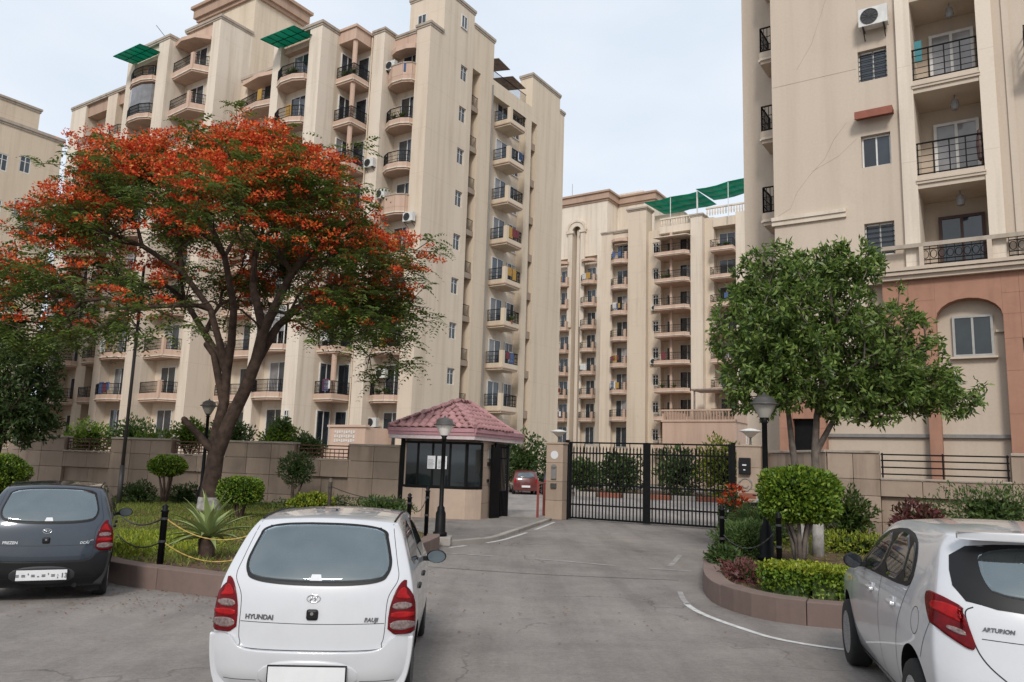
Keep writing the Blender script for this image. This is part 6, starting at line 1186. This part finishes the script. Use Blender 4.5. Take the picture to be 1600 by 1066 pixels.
    # roof drip strips, side glass, doors, mirrors
    for s, cst in ((1, rside), (-1, lside)):
        g = -1 if s > 0 else 1                       # caster's sideways axis runs along car length
        cv = lambda pts: [(y * (1 if s > 0 else -1), z) for y, z in pts]
        for k, pts in enumerate((([(.52, 1.02), (1.28, .99), (1.28, 1.345), (.74, 1.33), (.62, 1.2)]), ([(1.36, .985), (2.12, .97), (1.80, 1.325), (1.36, 1.345)]))):
            patch(cst, soften(cv(pts), 1), .003, 18, 8, .006).build('side_window', MAT['side_glass'], C, smooth=True)
        seam(cst, cv([(1.32, 1.38), (1.32, .9), (1.32, .34), (1.2, .27)]), .006).build('door_gap', MAT['gap'], C); seam(cst, cv([(2.4, .96), (2.42, .7), (2.42, .34), (1.4, .26), (.93, .3), (.72, .64), (.6, .98), (.66, 1.25)]), .006).build('door_gap', MAT['gap'], C)
        for yy in (.8, 1.5): q, n_ = cst(yy * (1 if s > 0 else -1), .84); MB().box(q.x - .01, q.x + .018 * s, yy - .08, yy + .08, .825, .855).build('door_handle', MAT['black_plastic'], C, bevel=.008)
        mr = MB().lathe([(.0, -.035), (.07, -.03), (.085, 0), (.08, .05), (.04, .1), (0, .11)], 14, (0, 0, 0), axis='y'); mo = mr.build('side_mirror', MAT['black_plastic'], C, (s * .825, 1.78, .955), smooth=True); mo.scale = (1.1, .9, .74); MB().lathe([(.074, -.037), (0, -.0375)], 16, axis='y').build('mirror_glass', MAT['car_glass'], mo); MB().box(min(s * .70, s * .80), max(s * .70, s * .80), 1.79, 1.84, .91, .95).build('mirror_arm', MAT['black_plastic'], C)
        tp = caster(bv, (0, 0, -1)) if False else None
        V = [bv.find_nearest(Vector((s * .53, y, 1.43)))[0] + Vector((0, 0, .006)) for y in (.56, .8, 1.2, 1.7)]; MB().tube(V, .009, 5).build('roof_drip', MAT['black_plastic'], C)
    for y in wb:
        for s in (1, -1): wheel(C, s * .625, y, r_, .155, s, 0)
    MB().box(-.5, .5, .35, 3.1, .16, .24).tube([(.35, .1, .19), (.35, .6, .2)], .03, 8).box(.45, .62, .28, .31, .09, .26).box(-.62, -.45, .28, .31, .09, .26).build('underbody', MAT['black_plastic'], C)
    a_, n_ = bv.find_nearest(Vector((0, .9, 1.6)))[:2]; MB().lathe([(.012, 0), (.008, .012), (0, .014)], 8, tuple(a_)).build('roof_stud', MAT['black_plastic'], C); return C
small_hatch('white small hatchback with red tail lights and blank plate parked in the middle', (-1.36, 5.74), R(-3.5), 'white_paint', 'white_paint', 'HYUNDAI', 'BAUJI', 'letter_grey')
small_hatch('dark grey-blue small hatchback with black bumper parked at the left edge', (-5.57, 9.72), R(-25), 'grey_paint', 'black_plastic', 'PREZEN', 'DCA1', 'chrome', '= = \' = - = \' = ; 13')

def big_hatch(label, loc, heading, sc=1.0):
    C = thing('parked_car', label, 'car', (*loc, 0), -heading); C.scale = (sc, sc, sc)
    yr = [(.2, .16), (.32, .05), (.5, .0), (.62, .02), (.78, .06), (.95, .075), (1.04, .10), (1.15, .165), (1.38, .335), (1.44, .34), (1.5, .30)]; yf = [(.2, 3.86), (.5, 3.98), (.8, 3.94), (1.6, 3.85)]
    W = [(.2, .73), (.34, .79), (.55, .818), (.75, .822), (.93, .80), (1.0, .78), (1.15, .735), (1.38, .65), (1.46, .60), (1.55, .56)]; PLN = [(0, .93), (.2, .97), (.6, 1), (2.9, 1), (3.5, .97), (3.95, .86)]
    TT = [(0, 1.455), (.03, 1.475), (.15, 1.495), (.3, 1.50), (.44, 1.475), (.5, 1.42), (.62, 1.14), (.68, 1.02), (.71, .99), (.85, .92), (.96, .79), (1, .7)]
    P = dict(a=AG_, b=[0, .012, .05, .15, .25, .35, .44, .5, .56, .62, .66, .69, .72, .85, .95, .985, 1], c=[0, .04, .12, .25, .4, .52, .62, .72, .82, .9, .965, 1], zb=.2, top=lambda a, b: ip(TT, b), yr=yr, yf=yf, w=W, plan=PLN, bow=.13)
    r_ = .30; wb = (.74, 3.2); cut = [cyl_x(y, r_ + .03, r_ + .06, x0, x1) for y in wb for x0, x1 in ((.5, 1.3), (-1.3, -.5))]
    GL = [(-.47, 1.375), (.47, 1.375), (.50, 1.2), (.44, 1.085), (-.44, 1.085), (-.50, 1.2)]
    solid = baked(shell(P), [MAT['white_paint']]); bv = bvh_of(solid); me = baked(shell(P), [MAT['white_paint'], MAT['black_plastic']], cut + [tunnel([(a * .98, 1.23 + (z - 1.23) * .95) for a, z in GL], -.2, 2.0)]); put('body', me, C); rear = caster(bv, (0, 1, 0)); rs, ls = caster(bv, (-1, 0, 0)), caster(bv, (1, 0, 0))
    win = soften([(-.60, 1.40), (.60, 1.40), (.655, 1.22), (.66, 1.10), (.56, 1.015), (-.56, 1.015), (-.66, 1.10), (-.655, 1.22)], 2)
    rw = frame_patch(rear, win, soften(GL, 2), .004).build('rear_window', MAT['black_plastic'], C, smooth=True); patch(rear, [(a * 1.02, 1.23 + (z - 1.23) * 1.04) for a, z in soften(GL, 2)], .0075, 36, 12, .004).build('pane', MAT['clear_car_glass'], rw, smooth=True); cabin(C, 1.07, 1.0, 1.65, .32)
    sp = shell(dict(a=AG_, b=[0, .1, .5, 1], c=[0, .3, .7, 1], zb=1.415, top=lambda a, b: 1.478 - .02 * a * a, yr=[(0, .20), (2, .20)], yf=[(0, .56), (2, .56)], w=[(0, .615), (2, .60)], plan=[(0, 1), (5, 1)], bow=.1, crown=.0)); put('roof_spoiler', baked(sp, [MAT['white_paint']]), C)
    for s in (1, -1):
        pts = [(.50, .74), (.585, .80), (.735, .93), (.815, 1.0), (.835, 1.06), (.80, 1.135), (.60, 1.05), (.565, .92)]
        cast2 = lambda a, z: rear(a, z) if abs(a) < .66 else bv.find_nearest(Vector((math.copysign(.66 + (abs(a) - .66) * .9, a), .16 + (abs(a) - .66) * 1.9, z)))[:2]
        # outline in unrolled coordinates round the corner
        O = [(s * a, z) for a, z in ((.585, .79), (.65, .80), (.735, .865), (.80, .96), (.845, 1.05), (.84, 1.10), (.72, 1.075), (.645, 1.045), (.615, .92))]
        ln = patch(cast2, soften(O, 1), .010, 20, 14).build('tail_light', MAT['tail_red'], C, smooth=True)
        patch(cast2, soften([(s * a, z) for a, z in ((.64, .94), (.745, .965), (.79, 1.02), (.71, 1.045), (.65, 1.02))], 1), .0145, 10, 6, .003).build('brake_lens', MAT['tail_bright'], ln, smooth=True); patch(cast2, soften([(s * a, z) for a, z in ((.63, .86), (.715, .885), (.71, .915), (.635, .895))], 1), .0145, 8, 5, .003).build('reverse_lens', MAT['tail_clear'], ln, smooth=True)
    seam(rear, [(-.58, 1.03), (-.625, .98), (-.58, .78), (-.48, .66), (-.36, .60), (0, .585), (.36, .60), (.48, .66), (.58, .78), (.625, .98), (.58, 1.03)], .008).build('hatch_gap', MAT['gap'], C); seam(rear, [(-.56, .86), (0, .85), (.56, .86)], .005).build('hatch_crease', MAT['gap'], C)
    seam(rear, [(-.80, .52), (0, .5), (.80, .52)], .006).build('bumper_seam', MAT['gap'], C)
    patch(rear, soften([(-.31, .66), (.31, .66), (.29, .815), (-.29, .815)], 2), .002, 18, 8).build('plate_recess', MAT['white_paint'], C, smooth=True); p, n_ = rear(0, .74); npl = MB().box(-.26, .26, p.y - .03, p.y - .01, .675, .80).build('number_plate', MAT['letter_grey'], C); MB().box(-.245, .245, p.y - .034, p.y - .0305, .69, .785).build('plate_face', MAT['plate_white'], npl); lettering(npl, 'VH 4', .085, lambda a, z: (Vector((a, p.y - .0345, z)), Vector((0, -1, 0))), -.1, .71, 'letter_grey', name='plate_lettering')
    lettering(C, 'ARTURION', .032, rear, -.475, .905, 'letter_grey', shear=.15)
    for s, cst in ((1, rs), (-1, ls)):
        cv = lambda pts: [(y * (1 if s > 0 else -1), z) for y, z in pts]
        fr = patch(cst, soften(cv([(.86, 1.07), (1.0, 1.02), (2.0, 1.0), (2.72, .985), (2.1, 1.33), (1.55, 1.405), (1.1, 1.37), (.92, 1.25)]), 1), .0035, 30, 10, .006).build('side_window', MAT['black_plastic'], C, smooth=True)
        for pts in ([(.92, 1.08), (1.10, 1.045), (1.14, 1.34), (1.02, 1.29)], [(1.16, 1.04), (1.72, 1.025), (1.66, 1.37), (1.2, 1.355)], [(1.79, 1.02), (2.58, 1.005), (2.08, 1.29), (1.74, 1.36)]): patch(cst, soften(cv(pts), 1), .0065, 14, 8, .004).build('pane', MAT['side_glass'], fr, smooth=True)
        seam(cst, cv([(1.74, 1.02), (1.74, .7), (1.72, .36), (1.68, .28)]), .007).build('door_gap', MAT['gap'], C); seam(cst, cv([(.90, 1.06), (1.0, .92), (1.12, .72), (1.18, .5), (1.2, .3), (1.7, .27), (2.72, .28), (2.86, .5), (2.84, .9), (2.78, .98)]), .007).build('door_gap', MAT['gap'], C)
        seam(cst, cv([(.33, .94), (.45, .78), (.52, .66)]), .006).build('bumper_gap', MAT['gap'], C); seam(cst, cv([(1.2, .255), (2.0, .25), (2.82, .255)]), .03, .004).build('sill_strip', MAT['chrome'], C)
        seam(cst, cv([(.66 + .085 * math.cos(t), .86 + .085 * math.sin(t)) for t in [i * math.pi / 8 for i in range(17)]]), .005).build('fuel_flap_gap', MAT['gap'], C) if s < 0 else None
        for yy in (1.28, 2.02): q, n_ = cst(yy * (1 if s > 0 else -1), .86); MB().box(min(q.x, q.x + .035 * s), max(q.x, q.x + .035 * s), yy - .09, yy + .09, .862, .888).box(min(q.x - .01 * s, q.x + .006 * s), max(q.x - .01 * s, q.x + .006 * s), yy - .05, yy + .05, .83, .92).build('door_handle', MAT['white_paint'], C, bevel=.01)
        q, n_ = cst(3.0 * (1 if s > 0 else -1), .83); MB().box(min(q.x, q.x + .008 * s), max(q.x, q.x + .008 * s), 2.96, 3.03, .815, .845).build('side_indicator', MAT['yellow_chain'], C, bevel=.003)
        mo = MB().lathe([(.0, -.045), (.085, -.04), (.105, 0), (.1, .06), (.05, .13), (0, .14)], 16, axis='y').build('side_mirror', MAT['black_plastic'], C, (s * .885, 2.36, 1.05), smooth=True); mo.scale = (.72, .75, .62); MB().lathe([(.092, -.046), (0, -.047)], 16, axis='y').build('mirror_glass', MAT['side_glass'], mo); MB().box(min(s * .77, s * .9), max(s * .77, s * .9), 2.36, 2.42, 1.0, 1.04).build('mirror_arm', MAT['black_plastic'], C)
    for y in wb:
        for s in (1, -1): wheel(C, s * .725, y, r_, .19, s, 1)
    q, n_ = bv.find_nearest(Vector((0.1, .75, 1.7)))[:2]; MB().add([(q.x - .02, q.y - .05, q.z), (q.x + .02, q.y - .05, q.z), (q.x + .02, q.y + .06, q.z), (q.x - .02, q.y + .06, q.z), (q.x - .006, q.y - .03, q.z + .05), (q.x + .006, q.y - .03, q.z + .05), (q.x + .006, q.y - .01, q.z + .05), (q.x - .006, q.y - .01, q.z + .05)], [(0, 1, 5, 4), (1, 2, 6, 5), (2, 3, 7, 6), (3, 0, 4, 7), (4, 5, 6, 7)]).tube([(q.x, q.y - .02, q.z + .04), (q.x, q.y - .14, q.z + .24)], [.006, .003], 5).build('aerial', MAT['black_plastic'], C)
    MB().box(-.55, .55, .4, 3.5, .17, .26).build('underbody', MAT['black_plastic'], C); return C
big_hatch('white larger hatchback with wraparound red tail light parked beside the curved hedge kerb', (3.42, 4.62), R(14), 1.03)
# far cars inside the gate
def far_car(label, loc, rz, mat):
    C = thing('parked_car', label, 'car', (*loc, 0), rz)
    TT = [(0, 1.3), (.05, 1.42), (.3, 1.48), (.48, 1.42), (.66, .98), (.95, .82), (1, .7)]
    P = dict(a=AG_, b=[0, .02, .1, .3, .48, .57, .66, .8, .97, 1], c=[0, .05, .3, .55, .7, .9, 1], zb=.22, top=lambda a, b: ip(TT, b), yr=[(.2, .05), (.9, .06), (1.4, .4)], yf=[(.2, 3.6), (1.5, 3.6)], w=[(.2, .72), (.6, .78), (.9, .76), (1.45, .58)], plan=[(0, .95), (.4, 1), (3, 1), (3.6, .9)])
    me = baked(shell(P), [MAT[mat]], levels=1); put('body', me, C); rear = caster(bvh_of(me), (0, 1, 0))
    patch(rear, soften([(-.5, .98), (.5, .98), (.46, 1.3), (-.46, 1.3)], 1), .006, 12, 6).build('rear_window', MAT['car_glass'], C, smooth=True)
    for s in (1, -1): patch(rear, [(s * .55, .7), (s * .70, .7), (s * .68, .92), (s * .56, .92)], .008, 4, 4).build('tail_light', MAT['tail_bright'], C)
    MB().box(-.25, .25, -.01, .06, .42, .54).build('number_plate', MAT['plate_white'], C)
    for y in (.65, 3.0):
        for s in (1, -1): wheel(C, s * .68, y, .28, .17, s, 0)
    return C
far_car('small red car parked under the big bush inside the gate', (1.1, 46.6), R(4), 'red_car_paint'); far_car('white car parked inside the gate, glimpsed behind the far gate bars', (21.0, 47.0), R(60), 'white_paint'); far_car('grey car parked behind the boom barrier inside the gate', (2.9, 46.9), R(4), 'grey_paint')
# scooter half hidden by the shrubs
S = thing('motor_scooter', 'red and white scooter half hidden behind the shrub at the gate pillar', 'scooter', (6.6, 21.2, .1), R(-60))
MB().lathe([(0, -.3), (.16, -.26), (.2, 0), (.17, .25), (0, .32)], 12, (0, -.35, .62), axis='y').build('rear_body', MAT['cloth_red'], S, smooth=True); MB().box(-.13, .13, -.6, .25, .80, .90).build('seat', MAT['black_plastic'], S, bevel=.03); MB().box(-.2, .2, .28, .36, .3, .98).build('leg_shield', MAT['white_paint'], S, bevel=.04); MB().box(-.14, .14, -.2, .35, .28, .34).build('floorboard', MAT['black_plastic'], S, bevel=.01); MB().lathe([(0, -.1), (.13, -.08), (.15, .04), (.08, .14), (0, .16)], 12, (0, .4, 1.02), axis='y').build('head_cowl', MAT['white_paint'], S, smooth=True); MB().tube([(-.33, .33, 1.08), (0, .38, 1.06), (.33, .33, 1.08)], .018, 6).build('handlebar', MAT['black_plastic'], S)
for y in (-.5, .62): MB().lathe([(.1, -.05), (.2, -.05), (.22, 0), (.2, .05), (.1, .05)], 20, (0, y, .22), axis='x').build('wheel', MAT['tyre'], S, smooth=True)
